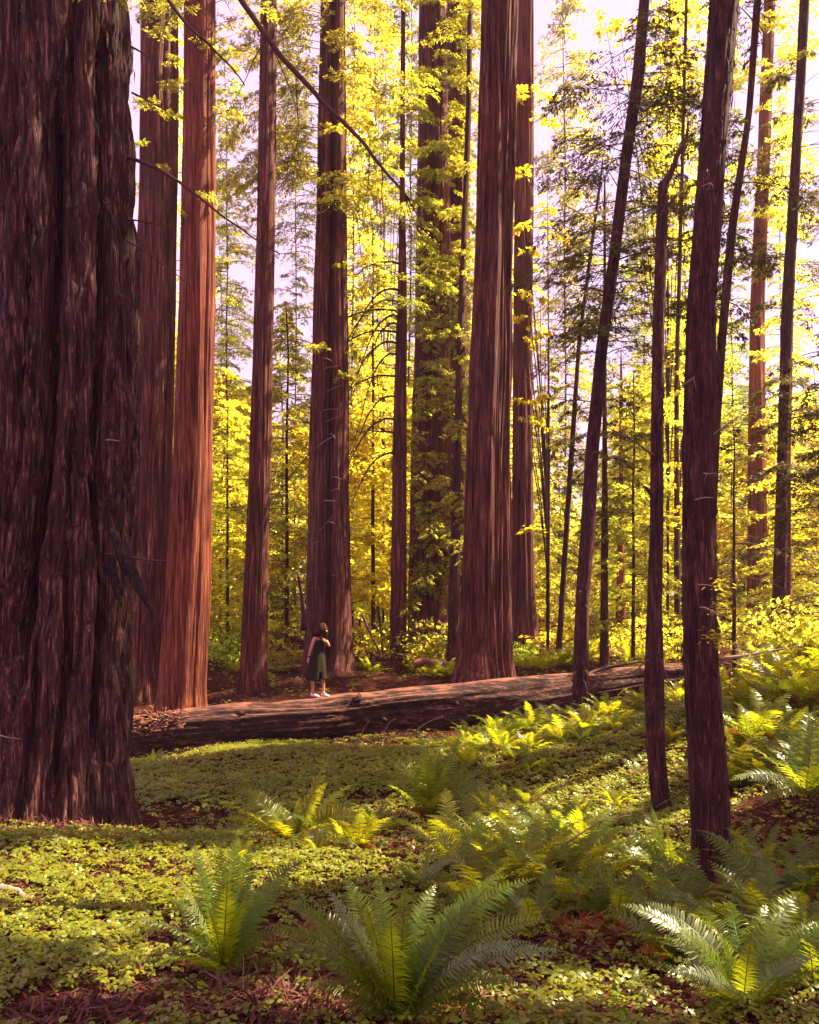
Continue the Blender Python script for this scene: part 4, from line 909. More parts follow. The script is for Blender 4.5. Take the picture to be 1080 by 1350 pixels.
fern('tall sword fern standing at the bottom corner edge', 1075, 1352, 3.9, [(1052,1180,.1),(1085,1160,.2),(1030,1260,0),(1110,1200,0)], 6, .6, 'fern', 36, .08, 4)
fern('fern with one very tall upright frond in front of the mossy mound', 388, 1122, 8.1,
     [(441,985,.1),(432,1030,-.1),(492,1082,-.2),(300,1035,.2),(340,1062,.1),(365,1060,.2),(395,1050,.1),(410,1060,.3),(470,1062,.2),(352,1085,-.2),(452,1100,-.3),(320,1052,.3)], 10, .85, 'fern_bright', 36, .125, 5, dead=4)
fern('vase shaped sword fern alone on the clover before the middle of the log', 568, 1076, 9.6,
     [(551,955,.1),(608,966,.2),(502,990,.1),(525,1000,-.2),(580,985,.2),(632,1000,.1),(640,1015,.2),(510,1030,-.3),(650,1030,-.2),(595,1000,-.3),(560,990,-.3)], 11, .85, 'fern', 34, .12, 6, dead=3)
fern('low bright fern just below the vase shaped one', 640, 1118, 7.3, [(560,1075,.1),(590,1068,.1),(690,1072,.2),(662,1062,.1),(715,1085,0)], 8, .55, 'fern_bright', 30, .085, 7)
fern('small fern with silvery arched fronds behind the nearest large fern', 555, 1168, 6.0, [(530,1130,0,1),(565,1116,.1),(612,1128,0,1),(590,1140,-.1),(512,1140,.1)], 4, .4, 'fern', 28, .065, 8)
fern('little yellow fern against the log beside the giant redwood', 200, 1030, 15.2, [(178,1003,0),(215,1000,.1),(222,1016,-.1)], 6, .45, 'fern_bright', 24, .07, 9)
fern('sword fern with long arched fronds crossing in front of the snapped pole foot', 880, 1150, 6.9, [(822,1088,.1),(842,1078,.1),(858,1060,.2),(905,1085,0,1),(880,1100,-.2),(800,1120,0)], 8, .7, 'fern', 32, .09, 10)
fern('fern with drooping fronds between the snapped pole and the rust brown patch', 815, 1215, 5.4, [(745,1150,.1),(770,1118,.2),(860,1135,.2),(855,1280,-.3),(800,1140,0),(740,1195,0)], 7, .6, 'fern', 32, .085, 11)
fern('broad fern left of the rust brown patch with a long silvery frond', 700, 1215, 5.2, [(690,1155,.2),(660,1170,.1,1),(745,1165,.1),(735,1140,.3),(640,1200,0)], 8, .55, 'fern', 32, .08, 12)
fern('fern reaching over the dark hollow beside the vase shaped one', 720, 1125, 7.0, [(660,1090,0),(690,1075,.2),(740,1075,.1),(760,1090,.1),(700,1060,.3)], 8, .6, 'fern', 30, .085, 13)
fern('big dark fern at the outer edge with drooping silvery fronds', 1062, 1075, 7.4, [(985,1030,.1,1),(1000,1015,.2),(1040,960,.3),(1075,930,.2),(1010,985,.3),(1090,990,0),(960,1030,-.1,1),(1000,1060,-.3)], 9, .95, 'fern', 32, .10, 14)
fern('dark fern between the nearest young redwood and the outer edge fern', 1000, 1150, 6.2, [(960,1085,.2),(985,1075,.2),(1030,1080,.1),(1060,1100,0)], 8, .6, 'fern', 30, .085, 15)
fern('fern with a long bright lower frond right of the nearest young redwood', 1010, 1000, 11.0, [(962,975,0),(985,940,.3),(1010,930,.3),(1040,950,.2),(950,955,.1)], 9, .9, 'fern_bright', 28, .10, 16)
fern('little frond tuft at the very bottom below the rust brown patch', 835, 1350, 3.9, [(795,1318,0),(860,1300,.1),(885,1310,0)], 3, .3, 'fern', 26, .06, 17)
fern('pale dry frond tuft lying at the bottom edge', 770, 1362, 3.5, [(738,1335,0),(760,1325,.1)], 2, .25, 'fern_dead', 24, .05, 18)
fern('small lush fern left of the snapped pole by the log end', 812, 985, 14.0, [(800,945,0),(820,940,.1),(838,950,.1),(780,960,0)], 8, .7, 'fern_bright', 26, .09, 19)
fern('arching fern in front of the log before the leaning pole', 655, 990, 15.2, [(625,942,.1),(645,945,.1),(690,950,.1),(622,965,-.1),(672,943,.2)], 9, .85, 'fern', 26, .1, 20)
TR = [(T[k]['base'][0], T[k]['base'][1], T[k]['axis'](T[k]['base'][2] + .1)[1]) for k in T]
# beds of ferns, built once and copied with all their fronds
def fern_proto(mat, seed, size, n, pairs, width, dead=0):
    r = fern('proto', 540, 1000, 10, [], n, size, mat, pairs, width, seed, dead=dead, elev=(18, 72)); return r
PROT = {'fern': [fern_proto('fern', 40, .75, 20, 24, .10), fern_proto('fern', 41, .8, 17, 24, .10, 4)], 'fern_bright': [fern_proto('fern_bright', 42, .75, 19, 24, .10, 2), fern_proto('fern_bright', 43, .85, 15, 24, .11)]}
first = {id(o): True for L_ in PROT.values() for o in L_}
rf = np.random.default_rng(31)
def bed(n, urange, drange, mat, label, group, s=(.7, 1.2), maxv=None, avoid=None):
    c = 0; t = 0
    while c < n and t < 600:
        t += 1
        d = rf.uniform(*drange); u = rf.uniform(*urange); x = (u - 540) / FP * d; z = gz1(x, d)
        if abs(x) < 12:
            lc, R = log_at(x)
            if abs(d - lc[1]) < R + .25 and x < kc[-1, 0]: continue
        if any((x - a_) ** 2 + (d - b_) ** 2 < (R_ + (.75 if b_ < 8 else .4 if b_ < 10 else .15)) ** 2 for a_, b_, R_ in TR): continue
        m = mat if isinstance(mat, str) else mat[int(rf.integers(len(mat)))]
        o = PROT[m][int(rf.integers(2))]
        if first.get(id(o)): first[id(o)] = False
        else: o = copy_tree(o)
        k = rf.uniform(*s); o.location = (x, d, z); o.scale = (k, k, k); o.rotation_euler = (0, 0, rf.uniform(0, 6.28)); o['label'] = label; o['group'] = group; c += 1
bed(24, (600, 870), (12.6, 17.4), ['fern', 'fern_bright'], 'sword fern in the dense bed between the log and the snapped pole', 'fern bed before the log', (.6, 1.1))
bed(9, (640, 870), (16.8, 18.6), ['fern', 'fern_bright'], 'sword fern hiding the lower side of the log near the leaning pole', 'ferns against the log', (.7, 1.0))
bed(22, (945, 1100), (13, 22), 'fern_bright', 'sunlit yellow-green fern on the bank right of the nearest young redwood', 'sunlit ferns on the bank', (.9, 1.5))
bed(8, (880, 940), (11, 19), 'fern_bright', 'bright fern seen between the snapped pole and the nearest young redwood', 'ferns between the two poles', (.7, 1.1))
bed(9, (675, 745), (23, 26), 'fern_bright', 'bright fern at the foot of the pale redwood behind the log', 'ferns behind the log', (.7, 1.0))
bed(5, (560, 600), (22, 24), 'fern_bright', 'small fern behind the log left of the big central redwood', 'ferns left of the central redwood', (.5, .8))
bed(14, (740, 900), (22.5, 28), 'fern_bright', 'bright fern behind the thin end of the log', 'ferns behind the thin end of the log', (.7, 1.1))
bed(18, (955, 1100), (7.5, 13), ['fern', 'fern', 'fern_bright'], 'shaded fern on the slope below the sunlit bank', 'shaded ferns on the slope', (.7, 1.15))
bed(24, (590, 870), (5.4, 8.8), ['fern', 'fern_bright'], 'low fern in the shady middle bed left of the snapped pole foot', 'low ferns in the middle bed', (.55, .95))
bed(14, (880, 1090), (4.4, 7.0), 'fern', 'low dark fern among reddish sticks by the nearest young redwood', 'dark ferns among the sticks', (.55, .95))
bed(9, (620, 850), (9.0, 12.5), ['fern', 'fern_bright'], 'low fern dotted over the clover right of the vase shaped fern', 'ferns dotted over the clover', (.35, .65))
bed(9, (290, 500), (6.6, 10), ['fern', 'fern_bright'], 'low fern beside the one with the tall upright frond', 'low ferns on the clover mound', (.35, .7))
bed(10, (285, 600), (22.8, 30), ['fern', 'fern_bright'], 'dusky fern on the duff behind the woman and the slender redwood', 'ferns on the duff behind', (.6, 1.0))

# ------------------------------------------------------------------ ground cover
def to_px(x, y, z): return 540 + x / y * FP, HY + (CZ - z) / y * FP
BARE = [(390,1112,55,20,.2),(480,1120,50,16,.25),(560,1300,150,45,.35),(890,1265,130,50,.25),(1000,1130,90,60,.45),(690,1130,80,30,.3),(330,1318,150,42,.15),(95,1345,85,30,.0),(300,1245,95,32,.25),(785,1240,70,30,.15),(545,1118,60,22,.15),(70,1085,140,16,.05),(215,1085,90,22,.15),(250,1003,90,7,.3),(780,1112,60,20,.2),(955,1215,110,45,.1),
        (640,1255,70,30,.1),(430,1230,40,16,.4),(600,1330,50,20,.4),(20,1190,40,20,.4),(570,1075,50,16,.2),(1010,1060,70,40,.2),(480,985,60,6,.1),(640,972,120,7,.1),(500,1060,40,15,.4),(890,1330,60,30,.3)]
def cover_mask(u, v):
    m = np.ones(len(u))
    for (a, b, c, e, k) in BARE:
        q = ((u - a) / c) ** 2 + ((v - b) / e) ** 2; m = np.minimum(m, np.where(q < 1, k, np.clip(k + (q - 1) * 1.2, 0, 1)))
    return m
def clear_of(x, y):
    ok = np.ones(len(x), bool)
    for (a, b, R) in TR: ok &= (x - a) ** 2 + (y - b) ** 2 > (R * 1.02) ** 2
    lx = np.interp(x, kc[:, 0], kc[:, 1]); lr = np.interp(x, kc[:, 0], kr); ok &= (np.abs(y - lx) > lr * .9) | (x > kc[-1, 0])
    return ok
def scatter(n, d0, d1, seed, wide=.74):
    r = np.random.default_rng(seed); y = np.sqrt(r.uniform(d0 ** 2, d1 ** 2, n)); x = r.uniform(-1, 1, n) * (wide * y + .4)
    return x, y, r
A = []
for (n, d0, d1, sz) in [(23000, 3.0, 6.2, .031), (36000, 6.2, 10.5, .036), (60000, 10.5, 18.6, .047), (12500, 18.6, 26, .05)]:
    x, y, r = scatter(n, d0, d1, int(d0 * 10)); z = gz(x, y); u, v = to_px(x, y, z)
    dens = cover_mask(u, v) * np.clip(.85 + 1.3 * fbm(x * 1.1, y * 1.1, 40, 3) + .8 * fbm(x * 4, y * 4, 44, 2), .04, 1)
    dens *= np.where(u > 870, .75, 1); 
    if d0 > 18: dens *= .25
    k = (r.random(n) < dens) & clear_of(x, y); A.append((x[k], y[k], z[k], np.full(k.sum(), sz) * (.65 + .7 * r.random(k.sum()))))
x, y, z, sz = [np.concatenate([a[i] for a in A]) for i in range(4)]
r = np.random.default_rng(4); n = len(x)
hgt = .03 + .07 * r.random(n); Nn = np.stack([r.normal(0, .28, n), r.normal(-.05, .28, n), np.ones(n)], -1); Nn /= np.linalg.norm(Nn, axis=1)[:, None]
rot = r.uniform(0, 6.28, n); LV = []
shape = np.array([[0, .05, 0], [-.52, .62, -.10], [-.36, 1.02, -.16], [0, .84, .03], [.36, 1.02, -.16], [.52, .62, -.10]])
ex = np.cross(Nn, [0.3, 1, 0]); ex /= np.linalg.norm(ex, axis=1)[:, None]; ey = np.cross(Nn, ex)
for k in range(3):
    a = rot + k * 2.0944; ca, sa = np.cos(a), np.sin(a)
    fold = 1 + r.normal(0, .8, n)
    sx_ = shape[None, :, 0] * sz[:, None]; sy_ = shape[None, :, 1] * sz[:, None]; sh_ = shape[None, :, 2] * sz[:, None] * fold[:, None] * 1.3
    lx_ = sx_ * ca[:, None] - sy_ * sa[:, None]; ly_ = sx_ * sa[:, None] + sy_ * ca[:, None]
    pos = np.stack([x, y, z + hgt], -1)[:, None] + lx_[..., None] * ex[:, None] + ly_[..., None] * ey[:, None] + sh_[..., None] * Nn[:, None]
    LV.append(pos)
LV = np.stack(LV, 1).reshape(-1, 3); b = np.arange(len(LV) // 6)[:, None] * 6
clover = mk('clover', LV, np.concatenate([b + np.array([[0, 3, 2, 1]]), b + np.array([[0, 5, 4, 3]])]), M['clover'])
clover['kind'] = 'stuff'; clover['label'] = 'low carpet of three-leaved redwood sorrel'; 
# litter of needles, bark scraps and twigs
x, y, r = scatter(42000, 3.0, 29, 71); x2, y2, _ = scatter(22000, 3.0, 7.5, 72); x = np.concatenate([x, x2]); y = np.concatenate([y, y2]); n = len(x)
z = gz(x, y); k = clear_of(x, y); x, y, z = x[k], y[k], z[k]; n = len(x)
D = np.stack([r.normal(0, 1, n), r.normal(0, 1, n), r.normal(.15, .3, n)], -1); NN = np.stack([r.normal(0, .5, n), r.normal(0, .5, n), np.ones(n)], -1)
V, F = leaf_quads(np.stack([x, y, z + .012 + .03 * r.random(n) ** 2], -1), D, NN, r.uniform(.03, .13, n), r.uniform(.005, .022, n))
lit = mk('leaf_litter', V, F, M['litter']); lit['kind'] = 'stuff'; lit['label'] = 'brown needles and bark scraps strewn over the forest floor'
# rust brown dead fern heap and needle mounds
def heap(u, v, d, rx, ry, h, n, mat, label, seed, L=(.05, .2)):
    p = P(u, v, d); p[2] = gz1(p[0], p[1]); r = np.random.default_rng(seed); a = r.uniform(0, 6.28, n); q = r.random(n) ** .6
    X = p[0] + rx * q * np.cos(a); Y = p[1] + ry * q * np.sin(a); Z = gz(X, Y) + h * (1 - q ** 2) * r.random(n) ** .4
    D = r.normal(0, 1, (n, 3)) * [1, 1, .45]; NN = r.normal(0, .6, (n, 3)) + [0, 0, 1]
    V, F = leaf_quads(np.stack([X, Y, Z], -1), D, NN, r.uniform(*L, n), r.uniform(.006, .018, n))
    o = mk('dead_frond_heap', V, F, M[mat]); tag(o, label, 'leaf heap'); return o
heap(785, 1238, 5.2, .34, .28, .10, 620, 'fern_dead', 'rust brown heap of dead fronds in the shade of the ferns', 1)
heap(95, 1345, 3.6, .26, .25, .10, 1400, 'litter', 'rounded brown mound of needles at the bottom corner on the clover', 2, (.03, .12))
heap(340, 1330, 3.8, .42, .35, .07, 1600, 'litter', 'dark drift of needles and dead fronds below the upright fern', 3)
heap(425, 1210, 4.8, .28, .22, .10, 900, 'fern_dead', 'rusty dead fronds lying just left of the large nearest fern', 4)
heap(60, 1094, 8.6, 1.3, .55, .12, 2600, 'litter', 'brown skirt of shed bark round the giant redwood foot', 5)
heap(245, 1003, 16.5, 1.7, .5, .10, 3200, 'litter', 'dark duff banked along the log beside the giant redwood', 6, (.06, .2))
heap(768, 950, 16.4, .7, .6, .30, 800, 'litter', 'tangle of dead twigs piled round the leaning pole foot', 7, (.1, .45))
heap(545, 1118, 7.6, .5, .4, .06, 700, 'litter', 'dark bare hollow of duff below the vase shaped fern', 8)
heap(942, 1165, 6.6, .42, .36, .07, 900, 'litter', 'ring of shed needles round the foot of the nearest young redwood', 9, (.03, .12))
heap(873, 1080, 9.2, .40, .35, .08, 700, 'litter', 'ring of shed needles round the foot of the snapped pole', 10, (.03, .14))
heap(640, 885, 20.3, 1.6, .5, .12, 1500, 'litter', 'rusty duff banked behind the log round the big central redwood', 11, (.08, .25))
heap(435, 890, 23.8, 1.8, .8, .12, 1500, 'litter', 'rusty duff round the roots of the seamed trunk behind the woman', 12, (.08, .25))
heap(330, 908, 22.0, 2.0, .7, .10, 1500, 'litter', 'rusty duff behind the log round the slender lone redwood', 13, (.08, .25))
heap(520, 976, 17.9, 2.6, .35, .12, 2600, 'litter', 'bark crumbs and duff banked along the middle of the log', 14, (.06, .2))
# fallen sticks
def stick(pix, r0, label, mat='stick_red', lift=.02, seed=0, forks=1):
    pts = []
    for (u, v, d) in pix: pts.append(P(u, v, d))
    pts = np.array(pts); t = np.linspace(0, len(pts) - 1, 14); pts = np.stack([np.interp(t, np.arange(len(pts)), pts[:, q]) for q in range(3)], -1)
    g0 = gz(pts[:, 0], pts[:, 1]); pts[:, 2] = np.maximum(pts[:, 2], g0 + lift); pts = wiggle(pts, .015, seed)
    V, F = join([tube(pts, np.linspace(r0, r0 * .4, 14), 6)] + twigs_on(pts, seed, forks, .25, r0 * .5, down=.2))
    o = mk('fallen_branch', V, F, M[mat], smooth=True); tag(o, label, 'branch')
for q, (pix, r0, lab, mat) in enumerate([
    ([(895,1195,5.6),(980,1180,5.7),(1085,1178,5.8)], .009, 'long reddish stick lying level behind the bottom corner fern', 'stick_red'),
    ([(990,1120,6.3),(1040,1130,6.2),(1085,1148,6.1)], .009, 'reddish stick sloping down to the outer edge by the dark ferns', 'stick_red'),
    ([(908,1158,6.2),(930,1190,6.0),(958,1212,5.8)], .007, 'bent stick leaning at the foot of the nearest young redwood', 'stick_red'),
    ([(700,1310,3.9),(610,1320,3.8),(720,1345,3.6)], .006, 'thin twig curved on the clover beside the large nearest fern', 'stick_red'),
    ([(170,1278,4.5),(200,1250,4.7),(186,1236,4.8)], .007, 'forked reddish twig under the pale arching frond', 'stick_red'),
    ([(270,1285,4.3),(305,1320,4.1),(322,1345,3.9)], .007, 'pale stick propped below the upright fern', 'twig_pale'),
    ([(-10,1230,4.6),(12,1260,4.5),(14,1315,4.3)], .006, 'dark bent twig standing at the left edge of the clover', 'twig'),
    ([(0,1180,5.6),(20,1186,5.55),(48,1190,5.5)], .035, 'pinkish broken chunk of branch lying on the sunlit clover', 'twig_pale'),
    ([(130,1322,3.9),(150,1318,3.9),(166,1326,3.85)], .006, 'curled pale twig beside the brown needle mound', 'twig_pale'),
    ([(730,1120,7.0),(790,1085,7.4),(830,1075,7.8)], .010, 'grey fallen stick slanting toward the snapped pole foot', 'twig'),
    ([(865,1065,8.6),(905,1040,8.8),(880,1000,8.9)], .010, 'dead branch arched against the snapped pole foot', 'twig'),
    ([(785,1130,6.6),(805,1150,6.4),(830,1185,6.2)], .007, 'thin pale twig slanting through the ferns by the rust brown heap', 'twig_pale'),
    ([(690,862,25),(700,852,25),(745,858,24.8)], .03, 'bleached curved branch at the foot of the pale redwood', 'twig_pale'),
    ([(545,876,23.5),(560,872,23.5),(604,876,23.2)], .16, 'short reddish piece of log behind the long one', 'stick_red'),
    ([(955,868,18.5),(1000,862,18.4),(1060,850,18.2)], .04, 'pale fallen pole lying behind the sunlit ferns', 'twig_pale'),
    ([(760,895,20.8),(800,880,21),(852,872,21.3)], .06, 'dead bough resting on the thin end of the log', 'twig'),
    ([(995,865,23),(1010,850,23),(1024,838,23.2)], .22, 'dark broken snag stump at the foot of the dark leaning redwood', 'twig'),
    ([(498,800,27),(503,840,26.5),(506,880,26)], .06, 'leaning mossy dead stem between the seamed trunk and the slim dark one', 'twig'),
    ([(478,810,28),(488,835,27.6),(505,870,27)], .05, 'thin crooked dead stem left of the leaning mossy one', 'twig')]):
    stick(pix, r0, lab, mat, lift=.16 if q in (0, 1, 2, 9, 10, 11) else .03, seed=q + 40, forks=2 if r0 < .03 else 0)
# ------------------------------------------------------------------ the woman on the log
M['skin'] = plainmat('skin', (0.46, 0.20, 0.11), .5, .4, .08, 30)
M['dress'] = plainmat('dress', (0.024, 0.020, 0.013), .9, .05, .3, 14)
M['hair'] = plainmat('hair', (0.050, 0.019, 0.010), .8, .05, .4, 60)
M['shoe'] = plainmat('shoe', (0.72, 0.60, 0.56), .6, .3, .1, 40)
M['band'] = plainmat('band', (0.02, 0.016, 0.016), .6, .3, .1, 40)
M['eye'] = plainmat('eye', (0.05, 0.03, 0.02), .2, .5, .1, 40)
xw = P(424, 918, 18.55)[0]; ptop, _n2 = log_surface(xw, math.pi / 2)
best = max((log_surface(xw, a)[0] for a in np.linspace(.9, 2.3, 30)), key=lambda p: p[2])
WB = np.array([best[0], best[1], best[2] - .01])
woman = thing('person', 'woman in dark olive sleeveless dress and white shoes standing on the fallen log', 'person', tuple(WB))
fv = np.array([.8, -.6, 0]); lv = np.array([.6, .8, 0])
J = {}
def jt(n, x, y, z, r): J[n] = (np.array([x, y, z]), r)
jt('pelvis', -.02, 0, .88, .085); jt('waist', -.01, 0, 1.02, .075); jt('chest', .0, 0, 1.19, .088); jt('neck0', .015, -.01, 1.345, .055); jt('neck1', .045, -.03, 1.41, .046)
jt('skull', .085, -.05, 1.505, .085); jt('brow', .122, -.08, 1.475, .072); jt('jaw', .128, -.085, 1.405, .043); jt('nose', .190, -.130, 1.435, .013)
jt('shR', -.085, -.115, 1.315, .05); jt('elR', -.165, -.165, 1.075, .036); jt('wrR', -.213, -.165, .885, .026); jt('pmR', -.228, -.165, .825, .030)
jt('shL', .105, .115, 1.31, .05); jt('elL', .215, .055, 1.11, .036); jt('wrL', .165, -.075, 1.215, .026); jt('pmL', .145, -.115, 1.24, .030)
jt('hipR', -.075, -.065, .83, .085); jt('knR', -.115, -.075, .47, .052); jt('cfR', -.135, -.065, .34, .046); jt('anR', -.135, -.06, .09, .033); jt('toR', -.055, -.12, .035, .03)
jt('hipL', .045, .065, .83, .085); jt('knL', .085, .03, .47, .052); jt('cfL', .085, .045, .34, .046); jt('anL', .085, .04, .09, .033); jt('toL', .165, -.02, .035, .03)
E = [('pelvis','waist'),('waist','chest'),('chest','neck0'),('neck0','neck1'),('neck1','skull'),('skull','brow'),('brow','jaw'),('brow','nose'),('chest','shR'),('shR','elR'),('elR','wrR'),('wrR','pmR'),('chest','shL'),('shL','elL'),('elL','wrL'),('wrL','pmL'),
     ('pelvis','hipR'),('hipR','knR'),('knR','cfR'),('cfR','anR'),('anR','toR'),('pelvis','hipL'),('hipL','knL'),('knL','cfL'),('cfL','anL'),('anL','toL')]
def fingers(side, d, spread, palmn):
    w = J['pm' + side][0]
    for k, (a, L) in enumerate([(-1.5, .062), (-.5, .07), (.5, .068), (1.5, .055)]):
        b = w + spread * a * .014 + d * .025; m = b + d * L * .55 + palmn * L * .1; e = b + d * L * .9 + palmn * L * .42
        for q, p, r in (('a', b, .0095), ('b', m, .0085), ('c', e, .007)): J[f'f{side}{k}{q}'] = (p, r)
        E.extend([('pm' + side, f'f{side}{k}a'), (f'f{side}{k}a', f'f{side}{k}b'), (f'f{side}{k}b', f'f{side}{k}c')])
    b = w - spread * .03; e = b - spread * .012 + d * .04 + palmn * .012
    J[f't{side}a'] = (b, .011); J[f't{side}b'] = (e, .008); E.extend([('pm' + side, f't{side}a'), (f't{side}a', f't{side}b')])
fingers('R', np.array([-.2, 0, -.98]), np.array([-.6, .8, 0]), np.array([.6, .5, -.1]))
fingers('L', np.array([-.45, -.75, .48]), np.array([.3, .3, .9]), np.array([-.5, .3, -.2]))
names = list(J); idx = {n: i for i, n in enumerate(names)}
me = bpy.data.meshes.new('body'); me.from_pydata([tuple(J[n][0]) for n in names], [(idx[a], idx[b]) for a, b in E], [])
tmp = bpy.data.objects.new('body_tmp', me); COL.objects.link(tmp)
sk = tmp.modifiers.new('skin', 'SKIN'); sb = tmp.modifiers.new('sub', 'SUBSURF'); sb.levels = 2; sb.render_levels = 2
for i, n in enumerate(names):
    me.skin_vertices[0].data[i].radius = (J[n][1], J[n][1]); me.skin_vertices[0].data[i].use_root = (n == 'pelvis')
dg = bpy.context.evaluated_depsgraph_get(); bm_ = bpy.data.meshes.new_from_object(tmp.evaluated_get(dg)); bpy.data.objects.remove(tmp)
bm_.name = 'body'; bm_.materials.clear(); bm_.materials.append(M['skin']); bm_.polygons.foreach_set('use_smooth', np.ones(len(bm_.polygons), bool))
body = bpy.data.objects.new('body', bm_); COL.objects.link(body); body.parent = woman
Z0 = (0, 0, 0)
def wpart(name, V, Fs, mat, smooth=True, parent=None):
    o = mk(name, V, Fs, mat, parent or woman, smooth, Z0); return o
# dress
rings = [(1.285,.02,0,.118,.085),(1.25,.018,0,.140,.108),(1.19,.01,0,.148,.122),(1.12,.0,0,.140,.114),(1.03,-.01,0,.128,.106),(.95,-.015,0,.150,.120),(.87,-.02,0,.172,.138),(.75,-.03,0,.192,.158),(.62,-.04,0,.215,.178),(.5,-.048,0,.232,.196),(.40,-.055,0,.25,.212),(.375,-.056,0,.25,.212)]
rz = np.array([q[0] for q in rings]); zz = np.linspace(rings[0][0], rings[-1][0], 44); n = 72
I = lambda k: np.interp(-zz, -rz, np.array([q[k] for q in rings]))
cx_, a_, b_ = I(1), I(3), I(4); th = np.arange(n) / n * 2 * math.pi
low = np.clip((1.0 - zz) / .6, 0, 1)[:, None]
fold = 1 + low * (.05 * np.sin(th * 9 + 1.5)[None] + .035 * np.sin(th * 5 + 2 * zz[:, None]))
drop = np.where(zz[:, None] > 1.24, (zz[:, None] - 1.24) / .045 * (-.05) * np.clip(np.cos(th)[None] * .6 + .1, -.6, 1), 0)
V = np.array([cx_, 0 * cx_, zz]).T[:, None] + (np.cos(th)[None] * b_[:, None] * fold)[..., None] * fv + (np.sin(th)[None] * a_[:, None] * fold)[..., None] * lv
V[..., 2] += drop; V[..., 2] += np.where(zz[:, None] < .45, .018 * np.sin(th * 3 + 1)[None], 0)
i = np.arange(43)[:, None] * n; j = np.arange(n)[None]; F = np.stack([i + j, i + n + j, i + n + (j + 1) % n, i + (j + 1) % n], -1)
keep = np.ones((43, n), bool); cdir = int((-0.35 % (2 * math.pi)) / (2 * math.pi) * n)
for q in range(43):
    if zz[q] < .60:
        wdt = int(round((.60 - zz[q]) / .22 * 2.2))
        for dd in range(-wdt, wdt + 1):
            if wdt > 0: keep[q, (cdir + dd) % n] = False
dress = wpart('dress', V.reshape(-1, 3), F[keep].reshape(-1, 4), M['dress'])
sol = dress.modifiers.new('thickness', 'SOLIDIFY'); sol.thickness = .006
for s in (1, -1):
    p0 = np.array([.02, 0, 1.25]) + fv * .10 + lv * .065 * s; p2 = np.array([.012, 0, 1.25]) - fv * .085 + lv * .07 * s; p1 = np.array([.015, 0, 1.455]) + lv * .085 * s
    Vt, f4, f3 = tube(bez(p0, p1, p2, 14), .009, 6); wpart('strap', Vt, [f4, f3], M['dress'])
# hair
rh = np.random.default_rng(12); hp = []; hc = np.array([.085, -.05, 1.512])
bk = -fv
for q in range(150):
    az = rh.uniform(0, 6.28); el = rh.uniform(.1, 1.5)
    dv = fv * math.cos(az) * math.cos(el) + lv * math.sin(az) * math.cos(el) + np.array([0, 0, math.sin(el)])
    if dv @ fv > .55 and dv[2] < .62: continue
    s0 = hc + np.array([0, 0, .085]) * (.6 + .4 * rh.random()) + dv * .02; s1 = hc + dv * .096 + bk * .008
    out = dv * [1, 1, 0]; out /= np.linalg.norm(out) + 1e-6
    if rh.random() < .25: end = np.array([.115, -.05, 1.22 + .1 * rh.random()]) + lv * rh.uniform(-.03, .05) + fv * .05
    else: end = np.array([-.01, -.02, 1.30 + .1 * rh.random()]) + bk * rh.uniform(.03, .11) + lv * rh.uniform(-.11, .10)
    pts = np.concatenate([bez(s0, s1 + [0, 0, .03], hc + out * .098 + [0, 0, -.03], 6), bez(hc + out * .098 + [0, 0, -.03], hc + out * .105 + [0, 0, -.11], end, 7)[1:]])
    pts = pts + rh.normal(0, .006, pts.shape); hp.append(tube(pts, np.concatenate([np.full(8, .017), np.linspace(.017, .006, 4)]), 5))
cap = []
uu, ww = np.meshgrid(np.linspace(0, 2 * math.pi, 20, endpoint=False), np.linspace(-.25, 1.57, 9))
Vc = hc + (np.cos(uu) * np.cos(ww))[..., None] * fv * .092 + (np.sin(uu) * np.cos(ww))[..., None] * lv * .09 + np.sin(ww)[..., None] * np.array([0, 0, .098]) + bk * .018
i = np.arange(8)[:, None] * 20; j = np.arange(20)[None]; hp.append((Vc.reshape(-1, 3), np.stack([i + j, i + (j + 1) % 20, i + 20 + (j + 1) % 20, i + 20 + j], -1).reshape(-1, 4), np.zeros((0, 3), int)))
V, F = join(hp); wpart('hair', V, F, M['hair'])
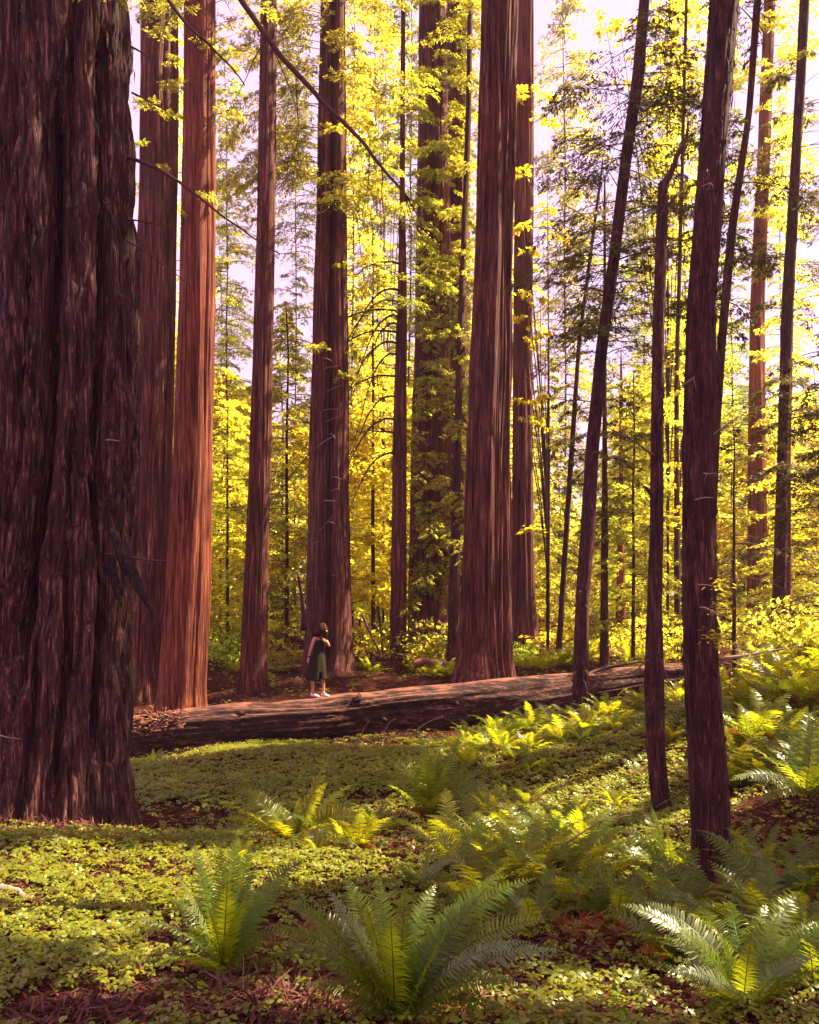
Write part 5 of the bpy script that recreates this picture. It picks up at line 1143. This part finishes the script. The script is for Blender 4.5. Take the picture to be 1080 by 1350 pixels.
# eyes and shoes and wristband
for s in (1, -1):
    c = np.array([.176, -.118, 1.468]) + lv * .028 * s; Vt, f4, f3 = tube(np.array([c - fv * .006, c, c + fv * .005]), [.007, .009, .004], 8); wpart('eye', Vt, [f4, f3], M['eye'])
for a, t in (('anR', 'toR'), ('anL', 'toL')):
    an = J[a][0]; dv = J[t][0] - an; dv[2] = 0; dv /= np.linalg.norm(dv); sd = np.cross([0, 0, 1.0], dv); rows = []
    for (f, w, z1, z0) in [(-.055,.020,.075,.004),(-.045,.033,.095,0),(0,.037,.105,0),(.05,.041,.075,0),(.10,.045,.058,0),(.14,.042,.050,0),(.17,.030,.040,.002),(.182,.012,.026,.006)]:
        c = an + dv * f; c[2] = 0
        rows.append([c + sd * w * math.cos(q) + np.array([0, 0, z0 + (z1 - z0) * (.5 + .5 * math.sin(q))]) for q in np.arange(12) / 12 * 2 * math.pi])
    V = np.array(rows).reshape(-1, 3); i = np.arange(7)[:, None] * 12; j = np.arange(12)[None]
    F = np.stack([i + j, i + (j + 1) % 12, i + 12 + (j + 1) % 12, i + 12 + j], -1).reshape(-1, 4)
    wpart('shoe', V, [F, np.array([list(range(11, -1, -1)), [84 + q for q in range(12)]])], M['shoe'])
w = J['wrR'][0]; e = J['elR'][0]; dv = (w - e) / np.linalg.norm(w - e); c = w - dv * .01
Vt, f4, f3 = tube(np.array([c - dv * .015, c, c + dv * .015]), [.029, .032, .030], 14); wpart('wristband', Vt, [f4, f3], M['band'])
# ------------------------------------------------------------------ air
HZ = 0.0006
hm, N, L = newmat('haze_air')
pv = N.new('ShaderNodeVolumePrincipled'); pv.inputs['Color'].default_value = (0.84, 0.67, 1.0, 1); pv.inputs['Density'].default_value = HZ; pv.inputs['Anisotropy'].default_value = 0.35
o = N.new('ShaderNodeOutputMaterial'); L.new(pv.outputs[0], o.inputs['Volume'])
zl = float(GZ.min()) - 1.2; x0, x1, y0, y1, z1 = -255, 255, -35, 325, 64
Vb = np.array([[x0,y0,zl],[x1,y0,zl],[x1,y1,zl],[x0,y1,zl],[x0,y0,z1],[x1,y0,z1],[x1,y1,z1],[x0,y1,z1]])
hz = mk('haze', Vb, np.array([[0,3,2,1],[4,5,6,7],[0,1,5,4],[1,2,6,5],[2,3,7,6],[3,0,4,7]]), hm); hz['kind'] = 'stuff'
cy.volume_bounces = 0; cy.volume_max_steps = 64
